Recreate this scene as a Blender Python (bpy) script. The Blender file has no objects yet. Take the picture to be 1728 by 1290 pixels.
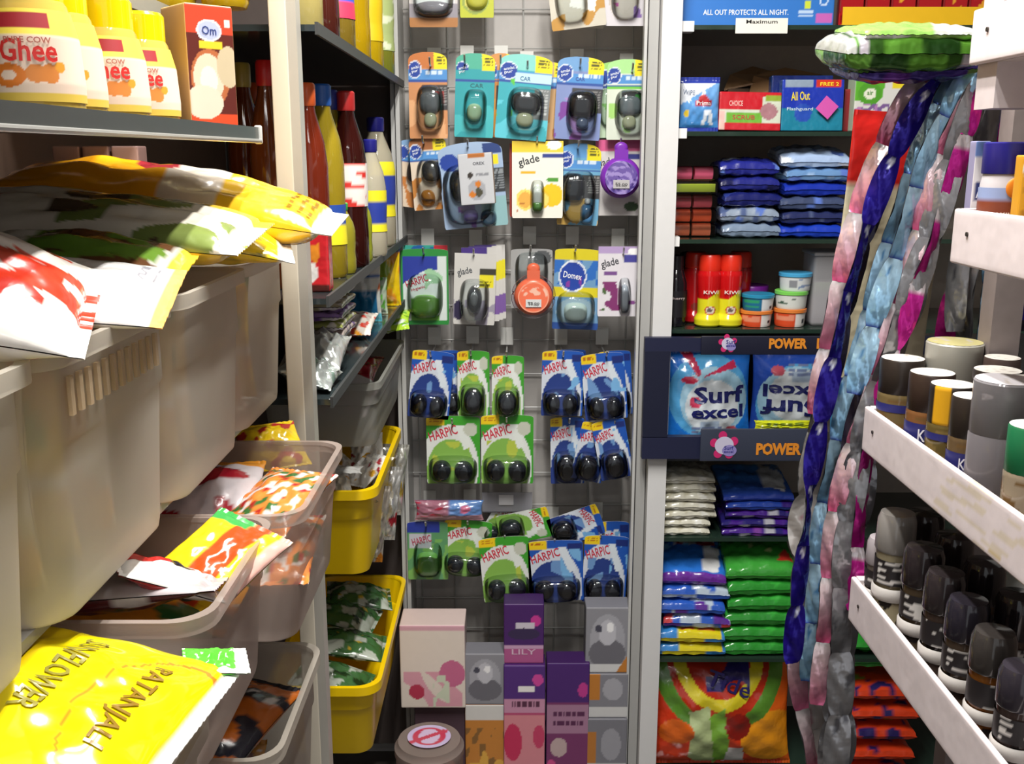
import bpy, bmesh, math, random
import numpy as np
from mathutils import Vector, Matrix, Euler

# ---------------------------------------------------------------- camera, world, lights, exposure
SC = bpy.context.scene
COL = SC.collection
PI = math.pi
F = 1690.0; PITCH = math.radians(12.8); CZ = 1.6
CP, SP = math.cos(PITCH), math.sin(PITCH)
cam_d = bpy.data.cameras.new('camera'); cam = bpy.data.objects.new('camera', cam_d); COL.objects.link(cam)
cam.location = (0, 0, CZ); cam.rotation_euler = (PI/2 - PITCH, 0, 0)
cam_d.sensor_width = 36; cam_d.lens = 36*F/1728; cam_d.clip_start = 0.02
SC.camera = cam
vs = SC.view_settings
vs.view_transform = 'Standard'; vs.look = 'None'; vs.exposure = 0.0; vs.gamma = 1; vs.use_curve_mapping = False
w_ = bpy.data.worlds.new('shop_air'); SC.world = w_; w_.use_nodes = True
bg = w_.node_tree.nodes['Background']; bg.inputs[0].default_value = (0.95, 0.97, 1.0, 1); bg.inputs[1].default_value = 0.62

def area(name, loc, sx, sy, power, colr=(1, 1, 1), rot=(0, 0, 0)):
    l = bpy.data.lights.new(name, 'AREA'); l.shape = 'RECTANGLE'; l.size = sx; l.size_y = sy
    l.energy = power; l.color = colr
    o = bpy.data.objects.new(name, l); COL.objects.link(o); o.location = loc; o.rotation_euler = rot
    return o
TUBES = [(-0.03, 0.95, 2.62), (0.16, 0.95, 2.62)]
for tx, ty, tz in TUBES:
    area('tube_or_fill_light', (tx, ty, tz), 0.05, 1.1, 29, (1.0, 0.97, 0.92))
area('tube_or_fill_light', (0.1, -0.9, 2.6), 1.2, 0.06, 5, (1, 0.98, 0.95), (math.radians(25), 0, 0))  # weak fill light added behind the camera; no tube fixture there

# ---------------------------------------------------------------- helpers
def hx(s):
    if not isinstance(s, str): return s
    s = s.lstrip('#'); r = [int(s[i:i+2], 16)/255 for i in (0, 2, 4)]
    return tuple(c/12.92 if c <= .04045 else ((c+.055)/1.055)**2.4 for c in r)

def P(px, py, Y):
    u = (px-864)/F; v = (py-645)/F; t = Y/(CP - v*SP)
    return Vector((u*t, Y, CZ + (-SP - v*CP)*t))
def PX(px, py, X):
    u = (px-864)/F; v = (py-645)/F; t = X/u
    return Vector((X, (CP-v*SP)*t, CZ + (-SP - v*CP)*t))
def rect(x0, y0, x1, y1, Y):
    xc = (x0+x1)/2; a = P(xc, y0, Y); b = P(xc, y1, Y); ym = (y0+y1)/2
    w = P(x1, ym, Y).x - P(x0, ym, Y).x
    return P(xc, ym, Y).x, b.z, w, a.z-b.z        # centre x, bottom z, width, height

_m = {}
def nmat(name):
    m = bpy.data.materials.new(name); m.use_nodes = True
    nt = m.node_tree; return m, nt, nt.nodes['Principled BSDF'], nt.nodes['Material Output']
def mat(kind):
    if kind in _m: return _m[kind]
    m, nt, b, out = nmat(kind)
    N = nt.nodes.new; L = nt.links.new
    at = N('ShaderNodeAttribute'); at.attribute_name = 'Col'
    tc = N('ShaderNodeTexCoord'); nz = N('ShaderNodeTexNoise'); L(tc.outputs['Object'], nz.inputs['Vector'])
    nz.inputs['Scale'].default_value = 60; nz.inputs['Detail'].default_value = 3
    mr = N('ShaderNodeMapRange'); L(nz.outputs['Fac'], mr.inputs['Value'])
    mx = N('ShaderNodeMix'); mx.data_type = 'RGBA'; mx.blend_type = 'MULTIPLY'; mx.inputs['Factor'].default_value = 1
    L(at.outputs['Color'], mx.inputs['A']); L(mr.outputs['Result'], mx.inputs['B'])
    var = {'matte': .12, 'wood': .15, 'wall': .08, 'card': .05}.get(kind, .04)
    mr.inputs['To Min'].default_value = 1-var; mr.inputs['To Max'].default_value = 1+var*.3
    L(mx.outputs['Result'], b.inputs['Base Color'])
    rg = dict(film=.22, card=.45, gloss=.12, foil=.22, plastic=.32, matte=.85, wall=.7, wood=.55, metal=.3, dark=.5, oil=.06, clear=.05, frost=.45, glass=.08, lampbody=.5).get(kind, .5)
    b.inputs['Roughness'].default_value = rg
    if kind in ('film', 'foil', 'wood'):
        bp = N('ShaderNodeBump'); n2 = N('ShaderNodeTexNoise'); L(tc.outputs['Object'], n2.inputs['Vector'])
        n2.inputs['Scale'].default_value = {'film': 34, 'foil': 36, 'wood': 25}[kind]; n2.inputs['Detail'].default_value = 2
        bp.inputs['Strength'].default_value = {'film': .35, 'foil': .4, 'wood': .1}[kind]; bp.inputs['Distance'].default_value = .01
        L(n2.outputs['Fac'], bp.inputs['Height']); L(bp.outputs['Normal'], b.inputs['Normal'])
    if kind == 'foil': b.inputs['Metallic'].default_value = .55
    if kind == 'metal': b.inputs['Metallic'].default_value = .8
    if kind in ('film', 'gloss', 'oil'): b.inputs['Coat Weight'].default_value = .35; b.inputs['Coat Roughness'].default_value = .08
    if kind in ('oil', 'clear', 'frost', 'glass'):
        tr = N('ShaderNodeBsdfTransparent'); ms = N('ShaderNodeMixShader')
        fac = {'oil': .62, 'clear': .02, 'frost': .66, 'glass': .35}[kind]
        if kind in ('clear', 'glass'):
            fr = N('ShaderNodeFresnel'); fr.inputs['IOR'].default_value = 1.45
            ad = N('ShaderNodeMath'); ad.operation = 'ADD'; ad.use_clamp = True; ad.inputs[1].default_value = fac
            L(fr.outputs[0], ad.inputs[0]); L(ad.outputs[0], ms.inputs[0])
            L(at.outputs['Color'], tr.inputs['Color'])
        elif kind == 'frost':
            nf = N('ShaderNodeTexNoise'); L(tc.outputs['Object'], nf.inputs['Vector']); nf.inputs['Scale'].default_value = 9
            mf = N('ShaderNodeMapRange'); mf.inputs['To Min'].default_value = .56; mf.inputs['To Max'].default_value = .8
            L(nf.outputs['Fac'], mf.inputs['Value']); L(mf.outputs['Result'], ms.inputs[0])
            b.inputs['Subsurface Weight'].default_value = 0
        else:
            ms.inputs[0].default_value = fac; L(at.outputs['Color'], tr.inputs['Color'])
        if kind == 'frost':
            tl = N('ShaderNodeBsdfTranslucent'); L(at.outputs['Color'], tl.inputs['Color'])
            m2 = N('ShaderNodeMixShader'); m2.inputs[0].default_value = .4
            L(b.outputs[0], m2.inputs[1]); L(tl.outputs[0], m2.inputs[2]); src = m2.outputs[0]
        elif kind in ('clear',):
            gl_ = N('ShaderNodeBsdfGlossy'); gl_.inputs['Roughness'].default_value = .07; src = gl_.outputs[0]
        else: src = b.outputs[0]
        L(tr.outputs[0], ms.inputs[1]); L(src, ms.inputs[2]); L(ms.outputs[0], out.inputs['Surface'])
    _m[kind] = m; return m

def tag(o, label=None, cat=None, group=None, kind=None):
    if label: o['label'] = label
    if cat: o['category'] = cat
    if group: o['group'] = group
    if kind: o['kind'] = kind
    return o
def thing(name, label, cat, loc=(0, 0, 0), rot=(0, 0, 0), group=None):
    o = bpy.data.objects.new(name, None); COL.objects.link(o); o.empty_display_size = .03
    o.location = loc; o.rotation_euler = rot
    return tag(o, label, cat, group)
def dup(root, loc, rot=None, label=None, scale=None):
    def cp(o, par):
        c = o.copy(); COL.objects.link(c)
        if par: c.parent = par
        for ch in o.children: cp(ch, c)
        return c
    r = cp(root, None); r.location = loc
    if rot is not None: r.rotation_euler = rot
    if scale is not None: r.scale = scale
    if label: r['label'] = label
    return r
def D(*a): return tuple(math.radians(x) for x in a)

# ---- print designs -------------------------------------------------------
def wob(U, V, sc, seed):
    r = np.random.RandomState(seed); s = np.zeros_like(U)
    for _ in range(7):
        a, b, p = r.uniform(-1, 1)*sc, r.uniform(-1, 1)*sc, r.uniform(0, 6.3)
        s += np.sin(a*U*6.3 + b*V*6.3 + p)
    return s/7*1.8
def paint(layers, U, V):
    U = np.asarray(U, float); V = np.asarray(V, float)
    C = np.zeros(U.shape+(3,)); C[...] = (.8, .8, .8)
    if isinstance(layers, (str, tuple)) and not isinstance(layers, list): C[...] = hx(layers); return C
    for L in layers:
        k = L[0]
        if k == 'bg': C[...] = hx(L[1]); continue
        if k == 'gr':
            a, b = np.array(hx(L[1])), np.array(hx(L[2])); t = np.clip(V, 0, 1)[..., None]; C = a*(1-t)+b*t; continue
        if k == 'r': m = (U >= L[1]) & (V >= L[2]) & (U <= L[3]) & (V <= L[4]); c = L[5]
        elif k == 'e': m = ((U-L[1])/L[3])**2 + ((V-L[2])/L[4])**2 <= 1; c = L[5]
        elif k == 'a': d = np.sqrt(((U-L[1])/L[3])**2 + ((V-L[2])/L[4])**2); m = (d <= 1) & (d >= L[5]); c = L[6]
        elif k == 'd': s = L[1]*U + L[2]*V; m = (s >= L[3]) & (s <= L[4]); c = L[5]
        elif k == 'p':
            m = np.zeros(U.shape, bool); q = L[1]; n = len(q)
            for i in range(n):
                (x1, y1), (x2, y2) = q[i], q[(i+1) % n]
                if y1 == y2: continue
                cr = ((V > min(y1, y2)) & (V <= max(y1, y2)) & (U < (x2-x1)*(V-y1)/(y2-y1)+x1)); m ^= cr
            c = L[2]
        elif k == 'n': m = (wob(U, V, L[5], L[6]) > L[7]) & (U >= L[1]) & (V >= L[2]) & (U <= L[3]) & (V <= L[4]); c = L[8]
        elif k == 't':      # rows of unreadably small print
            u0, v0, u1, v1, rows, c = L[1:7]; vv = (V-v0)/(v1-v0)*rows
            m = (U >= u0) & (U <= u1) & (V >= v0) & (V < v1) & ((vv % 1) > .45) & (np.sin(U*97+np.floor(vv)*5)+np.sin(U*41) > -.9)
        C[m] = hx(c)
    return C

class MB:
    def __init__(s): s.v = []; s.f = []; s.c = []; s.n = 0
    def add(s, verts, faces, cols):
        verts = np.asarray(verts, float).reshape(-1, 3)
        cols = np.asarray(cols, float)
        if cols.ndim == 1: cols = np.tile(cols, (len(verts), 1))
        s.v.append(verts); s.c.append(cols.reshape(-1, 3)); k = s.n
        s.f += [tuple(i+k for i in f) for f in faces]; s.n += len(verts)
    def grid(s, X, Y, Z, C, flip=False, closeu=False):
        nv, nu = X.shape; fs = []
        for j in range(nv-1):
            for i in range(nu-1 + (1 if closeu else 0)):
                a = j*nu+i; b = j*nu+(i+1) % nu; q = (a, b, b+nu, a+nu)
                fs.append(q[::-1] if flip else q)
        s.add(np.stack([X, Y, Z], -1).reshape(-1, 3), fs, np.asarray(C) if np.ndim(C) == 1 else np.asarray(C).reshape(-1, 3))
    def box(s, x0, y0, z0, x1, y1, z1, c, rot=None, off=None):
        v = np.array([(x, y, z) for z in (z0, z1) for y in (y0, y1) for x in (x0, x1)], float)
        if rot is not None: v = v @ np.array(rot.to_3x3()).T
        if off is not None: v = v + np.array(off)
        s.add(v, [(0, 2, 3, 1), (4, 5, 7, 6), (0, 1, 5, 4), (2, 6, 7, 3), (0, 4, 6, 2), (1, 3, 7, 5)], hx(c)); return s
    def rbox(s, w, d, h, r, front, side=None, top=None, res=.0035, c=(0, 0, 0)):
        """box with rounded edges centred on c; front (-y) printed; side may be a plain colour or a design"""
        side = side if side is not None else front; top = top if top is not None else side
        H = np.array([w/2, d/2, h/2]); r = min(r, *(H*.95))
        def par(L):
            n = max(2, int(L/res)); a = list(np.linspace(r, L-r, n)); e = [0, r*.3, r*.62]
            return np.array(e+a+[L-r*.62, L-r*.3, L])-L/2
        def face(ax, sgn, A, B, ia, ib, lay):
            a = par(2*H[ia]); b = par(2*H[ib]); AA, BB = np.meshgrid(a, b)
            p = np.zeros(AA.shape+(3,)); p[..., ia] = AA; p[..., ib] = BB; p[..., ax] = sgn*H[ax]
            U = AA/(2*H[ia])+.5; V = BB/(2*H[ib])+.5
            inn = np.clip(p, -H+r, H-r); dd = p-inn; dd /= np.linalg.norm(dd, axis=-1, keepdims=True)+1e-12
            p = inn+dd*r+np.array(c)
            s.grid(p[..., 0], p[..., 1], p[..., 2], paint(lay, U, V), flip=(sgn < 0) ^ (ax == 1))
        face(1, -1, 0, 2, 0, 2, front); face(1, 1, 0, 2, 0, 2, side if not isinstance(side, list) else front)
        face(0, -1, 1, 2, 1, 2, side); face(0, 1, 1, 2, 1, 2, side)
        face(2, 1, 0, 1, 0, 1, top); face(2, -1, 0, 1, 0, 1, side)
        return s
    def lathe(s, prof, n=28, col=(.8, .8, .8), c=(0, 0, 0), sy=1.0):
        pr = np.array(prof, float)
        if isinstance(col, list):
            n = max(n, 72); q = [pr[0]]
            for a, b in zip(pr, pr[1:]):
                k = max(1, int(abs(b[1]-a[1])/.003)); q += [a+(b-a)*(j+1)/k for j in range(k)]
            pr = np.array(q)
        th = np.linspace(0, 2*PI, n, endpoint=False)
        T, I = np.meshgrid(th, np.arange(len(pr))); R = pr[I, 0]; Z = pr[I, 1]
        X = R*np.sin(T)+c[0]; Y = -R*np.cos(T)*sy+c[1]
        if isinstance(col, list) and col and isinstance(col[0], tuple) and isinstance(col[0][0], str):
            z0, z1 = pr[:, 1].min(), pr[:, 1].max(); U = ((T/(2*PI)+.5) % 1); C = paint(col, U, (Z-z0)/(z1-z0+1e-9))
        else: C = hx(col)
        s.grid(X, Y, Z+c[2], C, closeu=True); return s
    def tube(s, pts, r, c, n=8):
        pts = [Vector(p) for p in pts]; rings = []
        up = Vector((0, 0, 1))
        for i, p in enumerate(pts):
            t = (pts[min(i+1, len(pts)-1)]-pts[max(i-1, 0)]).normalized()
            a = t.cross(up)
            if a.length < .1: a = t.cross(Vector((1, 0, 0)))
            a.normalize(); b = t.cross(a); rr = r[i] if isinstance(r, (list, tuple)) else r
            rings.append([p+(a*math.cos(2*PI*k/n)+b*math.sin(2*PI*k/n))*rr for k in range(n)])
        A = np.array([[list(q) for q in R] for R in rings]); s.grid(A[..., 0], A[..., 1], A[..., 2], hx(c), closeu=True)
        s.add([list(q) for q in rings[0]], [tuple(range(n))], hx(c)); s.add([list(q) for q in rings[-1]], [tuple(range(n))[::-1]], hx(c)); return s
    def dome(s, cx, cz, rx, rz, dep, c, y0=0, pw=2.0, k=12, n=28, flat=.0):
        """bulge towards -y over an elliptic footprint; flat>0 gives a flat-topped bubble"""
        th = np.linspace(0, 2*PI, n, endpoint=False); a = np.linspace(0, 1, k)
        T, A = np.meshgrid(th, a); cs, sn = np.cos(T), np.sin(T); e = 2/pw
        X = cx+rx*(1-A)*np.sign(cs)*np.abs(cs)**e; Z = cz+rz*(1-A)*np.sign(sn)*np.abs(sn)**e
        prof = np.clip(1-(1-A)**(2+flat*6), 0, 1)**.5
        s.grid(X, y0-dep*prof, Z, hx(c), closeu=True); return s
    def build(s, name, m='plastic', parent=None, smooth=True, loc=None, rot=None):
        me = bpy.data.meshes.new(name); V = np.concatenate(s.v)
        me.from_pydata(V.tolist(), [], s.f); me.update()
        at = me.color_attributes.new('Col', 'FLOAT_COLOR', 'POINT')
        C = np.concatenate(s.c); C = np.concatenate([C, np.ones((len(C), 1))], 1)
        at.data.foreach_set('color', C.astype(np.float32).ravel())
        if smooth:
            me.polygons.foreach_set('use_smooth', [True]*len(me.polygons))
            try: me.set_sharp_from_angle(angle=math.radians(38))
            except Exception: pass
        me.materials.append(mat(m) if isinstance(m, str) else m)
        o = bpy.data.objects.new(name, me); COL.objects.link(o)
        if parent: o.parent = parent
        if loc is not None: o.location = loc
        if rot is not None: o.rotation_euler = rot
        return o

# ---- lettering -----------------------------------------------------------
_t = {}
def tmesh(s, bold=.012):
    k = (s, bold)
    if k in _t: return _t[k]
    cu = bpy.data.curves.new('t', 'FONT'); cu.body = s; cu.offset = bold; cu.resolution_u = 2
    o = bpy.data.objects.new('t', cu); COL.objects.link(o)
    dg = bpy.context.evaluated_depsgraph_get(); me = o.evaluated_get(dg).to_mesh()
    V = np.array([v.co[:2] for v in me.vertices]); Fc = [tuple(p.vertices) for p in me.polygons]
    o.evaluated_get(dg).to_mesh_clear(); bpy.data.objects.remove(o); bpy.data.curves.remove(cu)
    lo, hi = V.min(0), V.max(0); V = (V-(lo+hi)/2)/(hi-lo); _t[k] = (V, Fc, (hi-lo)); return _t[k]
def letters(parent, w, h, items, surf=None, name='lettering', z0=0, m='card', bold=.012, cut=.012, lift=.0007, axis=None):
    """items: (text, u, v, height fraction, width fraction, colour, rotation degrees)"""
    if w > .15 and len(items) > 1:
        for it in items: o_ = letters(parent, w, h, [it], surf, name, z0, m, bold, cut, lift)
        return o_
    mb = MB()
    for it in items:
        s, u, v, hf, wf, c = it[:6]; rot = math.radians(it[6]) if len(it) > 6 else 0
        V, Fc, dim = tmesh(s, bold); hh = hf*h; ww = wf*w if wf else hh*dim[0]/dim[1]
        Q = V*np.array([ww, hh])
        if surf is not None:
            bm = bmesh.new(); vs_ = [bm.verts.new((q[0], q[1], 0)) for q in Q]
            for f in Fc:
                try: bm.faces.new([vs_[i] for i in f])
                except ValueError: pass
            for ax, L in ((0, ww), (1, hh)):
                k = int(L/cut)
                for j in range(1, k+1):
                    p = -L/2+L*j/(k+1); co = (p, 0, 0) if ax == 0 else (0, p, 0); no = (1, 0, 0) if ax == 0 else (0, 1, 0)
                    bmesh.ops.bisect_plane(bm, geom=bm.verts[:]+bm.edges[:]+bm.faces[:], plane_co=co, plane_no=no)
            bm.verts.index_update(); Q = np.array([v_.co[:2] for v_ in bm.verts]); Fc = [tuple(v_.index for v_ in f.verts) for f in bm.faces]; bm.free()
        cr, sr = math.cos(rot), math.sin(rot)
        X = Q[:, 0]*cr-Q[:, 1]*sr+(u-.5)*w; Z = Q[:, 0]*sr+Q[:, 1]*cr+v*h+z0
        if surf is None: pts = np.stack([X, np.full_like(X, -lift), Z], -1)
        else: pts = surf(X, Z, lift)
        mb.add(pts, Fc, hx(c))
    return mb.build(name, m, parent, smooth=False)

# ---- package builders ------------------------------------------------------
def flat_surf(y): return lambda X, Z, l: np.stack([X, np.full_like(X, y-l), Z], -1)
def box_pack(name, label, cat, loc, w, d, h, front, side=None, top=None, texts=None, rot=(0, 0, 0), r=.002, m='card', group=None, res=.003, bold=.012):
    """carton standing on its base; loc = centre of its base"""
    o = MB().rbox(w, d, h, r, front, side, top, res=res, c=(0, 0, h/2)).build(name, m, None, loc=loc, rot=rot)
    tag(o, label, cat, group)
    if texts: letters(o, w, h, texts, surf=None, lift=d/2+.0005, bold=bold)
    return o
def pillow_fn(w, h, t, seal=.06, seed=0, wr=.0025, taper=0.0, pin=.06, puff=.55, up=.5):
    r = np.random.RandomState(seed); ph = r.uniform(0, 6.3, 6)
    def f(U, V):      # half thickness, x-scale
        s = seal; vv = np.clip((V-s)/(1-2*s), 0, 1); prof = (np.clip(np.sin(PI*vv), 0, 1)**puff)*(np.clip(np.sin(PI*np.clip(U, 0, 1)), 0, 1)**up)
        W = wr*(np.sin(U*23+ph[0]+3*V)+np.sin(V*19+ph[1]+U*5)+.6*np.sin((U+V)*31+ph[2])+.6*np.sin((U-V)*27+ph[3]))*prof
        sx = 1-pin*np.clip(np.sin(PI*vv), 0, 1)**.7 - taper*V
        return t/2*prof+W*.5+.0004, sx
    return f
def pouch(name, label, cat, loc, w, h, t, lay, texts=None, rot=(0, 0, 0), seal=.05, m='film', group=None, seed=0, wr=.0025, base='b', nu=34, nv=44, back=None, taper=0., pin=.06, puff=.55, sag=0., wave=0., bold=.012, up=.5, droop=0.):
    f = pillow_fn(w, h, t, seal, seed, wr, taper, pin, puff, up)
    z0 = 0 if base == 'b' else -h/2
    def pos(U, V, side, l=0):
        T, sx = f(U, V); X = (U-.5)*w*sx; Z = V*h+z0
        zig = .0007*np.sin(U*w*900)*((V < seal) | (V > 1-seal))
        Y = side*(T+l)+zig + sag*((U-.5)**2*4) + wave*np.sin(V*5+U*3+seed) + sag*((V-.5)**2*4) + droop*(np.abs(V-.5)*2)**3 + droop*.6*(np.abs(U-.5)*2)**3
        return X, Y, Z
    ee = lambda n: (lambda x: np.where(x < .5, .5*(2*x)**1.6, 1-.5*(2-2*x)**1.6))(np.linspace(0, 1, n))
    U, V = np.meshgrid(ee(nu), ee(nv)); mb = MB()
    X, Y, Z = pos(U, V, -1); mb.grid(X, Y, Z, paint(lay, U, V))
    X, Y, Z = pos(U, V, 1); mb.grid(X, Y, Z, paint(back if back is not None else lay, 1-U, V), flip=True)
    o = mb.build(name, m, None, loc=loc, rot=rot); tag(o, label, cat, group)
    if texts:
        def surf(X, Zc, l):
            U = X/w+.5; V = Zc/h; T, sx = f(U, V); X2, Y2, Z2 = pos(U, V, -1, l); return np.stack([X2, Y2, Z2], -1)
        letters(o, w, h, texts, surf=surf, lift=.0012, m='film', bold=bold)
    return o
def card_mesh(w, h, lay, th=.0012, rt=.22, y=0, tabw=1.0, res=.0028):
    nu = max(8, int(w/res)); nv = max(8, int(h/res)); U, V = np.meshgrid(np.linspace(0, 1, nu), np.concatenate([np.linspace(0, 1-rt*.6, nv), 1-rt*.6+rt*.6*np.linspace(.05, 1, 14)]))
    k = np.clip((V-(1-rt))/rt, 0, 1); sx = np.clip(1-k**3, .0, 1)**.45 if rt > 0 else np.ones_like(V)
    sx = np.maximum(sx, .25)
    kb = np.clip((.03-V)/.03, 0, 1); sx = sx*(1-.03*kb)
    mb = MB(); X = (U-.5)*w*sx; Z = V*h
    Ue = (X/w+.5)
    mb.grid(X, np.full_like(X, y-th), Z, paint(lay, Ue, V)); mb.grid(X, np.full_like(X, y), Z, hx('d8d8d4'), flip=True)
    mb.grid(np.stack([X[:, 0], X[:, 0]], 1), np.tile([y, y-th], (X.shape[0], 1)), np.stack([Z[:, 0]]*2, 1), hx('e8e8e8'))
    mb.grid(np.stack([X[:, -1], X[:, -1]], 1), np.tile([y-th, y], (X.shape[0], 1)), np.stack([Z[:, -1]]*2, 1), hx('e8e8e8'))
    return mb
def card_pack(name, label, cat, R, Y, lay, texts=None, tilt=0, parts=(), rt=.2, group=None, loc=None, yaw=0, lean=0, m='card'):
    """blister card hanging flat against its row; R = pixel rectangle measured on the plane at depth Y"""
    if loc is None: cx, zb, w, h = rect(*R, Y)
    else: cx, zb, w, h = loc
    rt_ = math.radians(tilt)
    # rotate about the hanging point (top centre)
    t = thing(name, label, cat, (cx - math.sin(rt_)*h*.5, Y, zb+h*(1-math.cos(rt_))*.5), (math.radians(lean), rt_, math.radians(yaw)), group)
    cd = card_mesh(w, h, lay, rt=rt).build('card', m, t)
    if texts: letters(cd, w, h, texts, lift=.0018)
    for p in parts:
        k = p[0]
        if k == 'blister':      # u v ru rv depth
            MB().dome((p[1]-.5)*w, p[2]*h, p[3]*w, p[4]*h, p[5], p[6] if len(p) > 6 else 'f4f8f8', y0=-.0013, pw=3.2, flat=.7).build('blister', 'clear', t)
        elif k == 'unit':       # solid body seen in the blister
            MB().dome((p[1]-.5)*w, p[2]*h, p[3]*w, p[4]*h, p[5], p[6], y0=-.0013, pw=p[8] if len(p) > 8 else 2.3, flat=.4).build(p[7] if len(p) > 7 else 'freshener_body', 'gloss', t)
    return t
# ---------------------------------------------------------------- the setting
def slab(name, x0, y0, z0, x1, y1, z1, c, m='wall', kind='structure'):
    o = MB().box(x0, y0, z0, x1, y1, z1, c).build(name, m, smooth=False); o['kind'] = kind; return o
slab('floor', -1.0, -1.6, -.05, 1.45, 2.6, 0, '6d6660')
slab('ceiling', -1.0, -1.6, 2.75, 1.45, 2.6, 2.8, 'd8d6d0')
slab('wall_back', -1.0, 2.46, 0, 1.45, 2.52, 2.75, 'c9c6c2')
slab('wall_left', -1.0, -1.6, 0, -.93, 2.46, 2.75, '4c3a30')
slab('wall_right', 1.38, -1.6, 0, 1.45, 2.46, 2.75, '564a44')
for i, (tx, ty, tz) in enumerate(TUBES):
    t = thing('ceiling_light', 'white tube lamp on the ceiling above the aisle, %s of the pair' % ('left' if i == 0 else 'right'), 'lamp', (tx, ty, 2.75), group='tube lamps over the aisle')
    MB().box(-.03, -.58, -.05, .03, .58, 0, 'e8e8e8').build('housing', 'plastic', t, smooth=False)
    MB().tube([(0, -.55, -.075), (0, .55, -.075)], .013, 'ffffff').build('tube', 'lampbody', t)

# ---------------------------------------------------------------- grid panel with hooks (middle bay)
GY = 2.37
gp = thing('grid_panel', 'white square wire display grid behind the hanging cards', 'display panel', (0, GY, 0))
xl = P(690, 600, GY).x-.005; xr = .308
zt = P(864, -60, GY).z; zb = .14; gx = [P(p, 110, GY).x for p in (756, 820, 883, 944, 1005, 1067, 694)]
step = (gx[5]-gx[0])/5; z1 = P(864, 82, GY).z
mb = MB()
for x in gx: mb.tube([(x, .002, zb), (x, .002, zt)], .0019, 'a9a9a6', n=6)
z = z1 + 3*step
while z > zb:
    if z < zt: mb.tube([(xl, -.0015, z), (xr, -.0015, z)], .0019, 'a9a9a6', n=6)
    z -= step
mb.build('wire_grid', 'plastic', gp)
MB().box(xl-.01, .012, zb, xr+.01, .03, zt, 'b8b4b0').build('backing_board', 'wall', gp, smooth=False)
for side, x0, x1 in (('left', P(668, 500, 2.28).x, P(684, 500, 2.28).x), ('right', P(1084, 500, 2.28).x, P(1096, 500, 2.28).x)):
    m_ = MB(); 
    for k in range(2): m_.box(x0+k*(x1-x0)*.55, -.10-k*.012, zb-.12, x0+(k*.55+.42)*(x1-x0), -.0+k*.01, zt, 'b9b9b6')
    m_.build('upright', 'plastic', gp, smooth=False)
MB().box(-.242, -.3, .0, .29, .0, .135, '8a8480').build('base_plinth', 'wall', gp, smooth=False)

def hook(px, py, L=.15, plate=True, first=[None]):
    p = P(px, py, 2.25)
    if first[0] is None:
        t = thing('display_hook', 'steel peg hook', 'hook', (0, 0, 0), group='steel hooks on the wire grid')
        MB().tube([(0, 0, .02), (0, -.004, .004), (0, -.012, 0), (0, -.13, .001), (0, -.142, .006), (0, -.148, .016)], .0022, 'c9c9c9').build('arm', 'metal', t)
        MB().box(-.015, -.015, .006, .015, -.0135, .048, 'd9d9d4').build('label_plate', 'card', t, smooth=False)
        first[0] = t; t.location = (p.x, GY-.006, p.z); t['label'] = 'thin steel peg hook with pale price plate on the wire grid'
    else:
        t = dup(first[0], (p.x, GY-.006, p.z))
    return t

BL = '1d3f9a'; 
def ambi(top, body, low, yel=True, blk=False, seed=0, org=None):
    L = [('bg', body), ('n', 0, 0, 1, .45, 2.2, seed, .1, low), ('r', 0, .82, 1, 1, top), ('r', 0, .69, 1, .8, '4f8fcf'), ('r', 0, .66, 1, .685, '2c4f9c')]
    if yel: L += [('r', .66, .8, 1, 1, 'f0dc1e'), ('t', .72, .84, .94, .95, 3, '5a5a10')]
    if blk: L += [('r', .35, .33, 1, .62, '3c3c3e'), ('t', .68, .38, .97, .6, 7, '8a8a88')]
    L += [('t', .42, .71, .92, .79, 1, 'cfe0f0'), ('e', .17, .8, .17, .105, 'dfe6f0'), ('e', .17, .8, .15, .092, BL)]
    return L
LOGO = lambda s='ambi', s2='pur': [(s, .17, .825, .035, .2, 'e8eef8', 12), (s2, .17, .775, .035, .16, 'e8eef8', 12)]
GL = [('blister', .5, .3, .26, .2, .03)]

# row above the frame's top edge
hook(732, -75); hook(800, -60); hook(970, -60); hook(1058, -60)
card_pack('air_freshener_pack', 'grey blister air freshener with brown base strip, cut by the photo top', 'air freshener', (690, -85, 772, 46), 2.24,
  [('bg', 'c9c5c2'), ('r', 0, 0, 1, .12, 'a8703a'), ('r', .08, .3, .92, .5, 'e8ecec'), ('r', 0, .12, 1, .3, '8f8a92')], parts=[('blister', .5, .42, .42, .3, .03), ('unit', .5, .24, .4, .1, .02, '8d8890')])
card_pack('air_freshener_pack', 'yellow-green card with round lemon disc at top of the panel', 'air freshener', (776, -90, 833, 30), 2.27,
  [('bg', 'b9c02a'), ('e', .45, .25, .4, .2, 'd8d060'), ('a', .45, .25, .4, .2, .8, '8ea046')], parts=[('unit', .5, .27, .33, .16, .014, 'b8b84a')])
card_pack('air_freshener_pack', 'white pack with red and yellow print, leftmost of two at top right of the grid', 'air freshener', (925, -80, 1018, 48), 2.23,
  [('bg', 'c8c2b2'), ('n', 0, 0, 1, .6, 2, 4, .5, 'b8862e'), ('p', [(.35, .3), (.8, .2), (.95, .6), (.5, .62)], 'f0efe8'), ('n', .3, .25, .9, .6, 3, 9, .7, 'b8343a')], parts=[('blister', .4, .4, .3, .3, .03)], tilt=-7)
card_pack('air_freshener_pack', 'cream pack behind the red and yellow printed one', 'air freshener', (944, -80, 1024, 46), 2.26, [('bg', 'd6d0c4'), ('n', 0, 0, 1, .5, 2, 14, .4, 'a89a86')], tilt=4)
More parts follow.
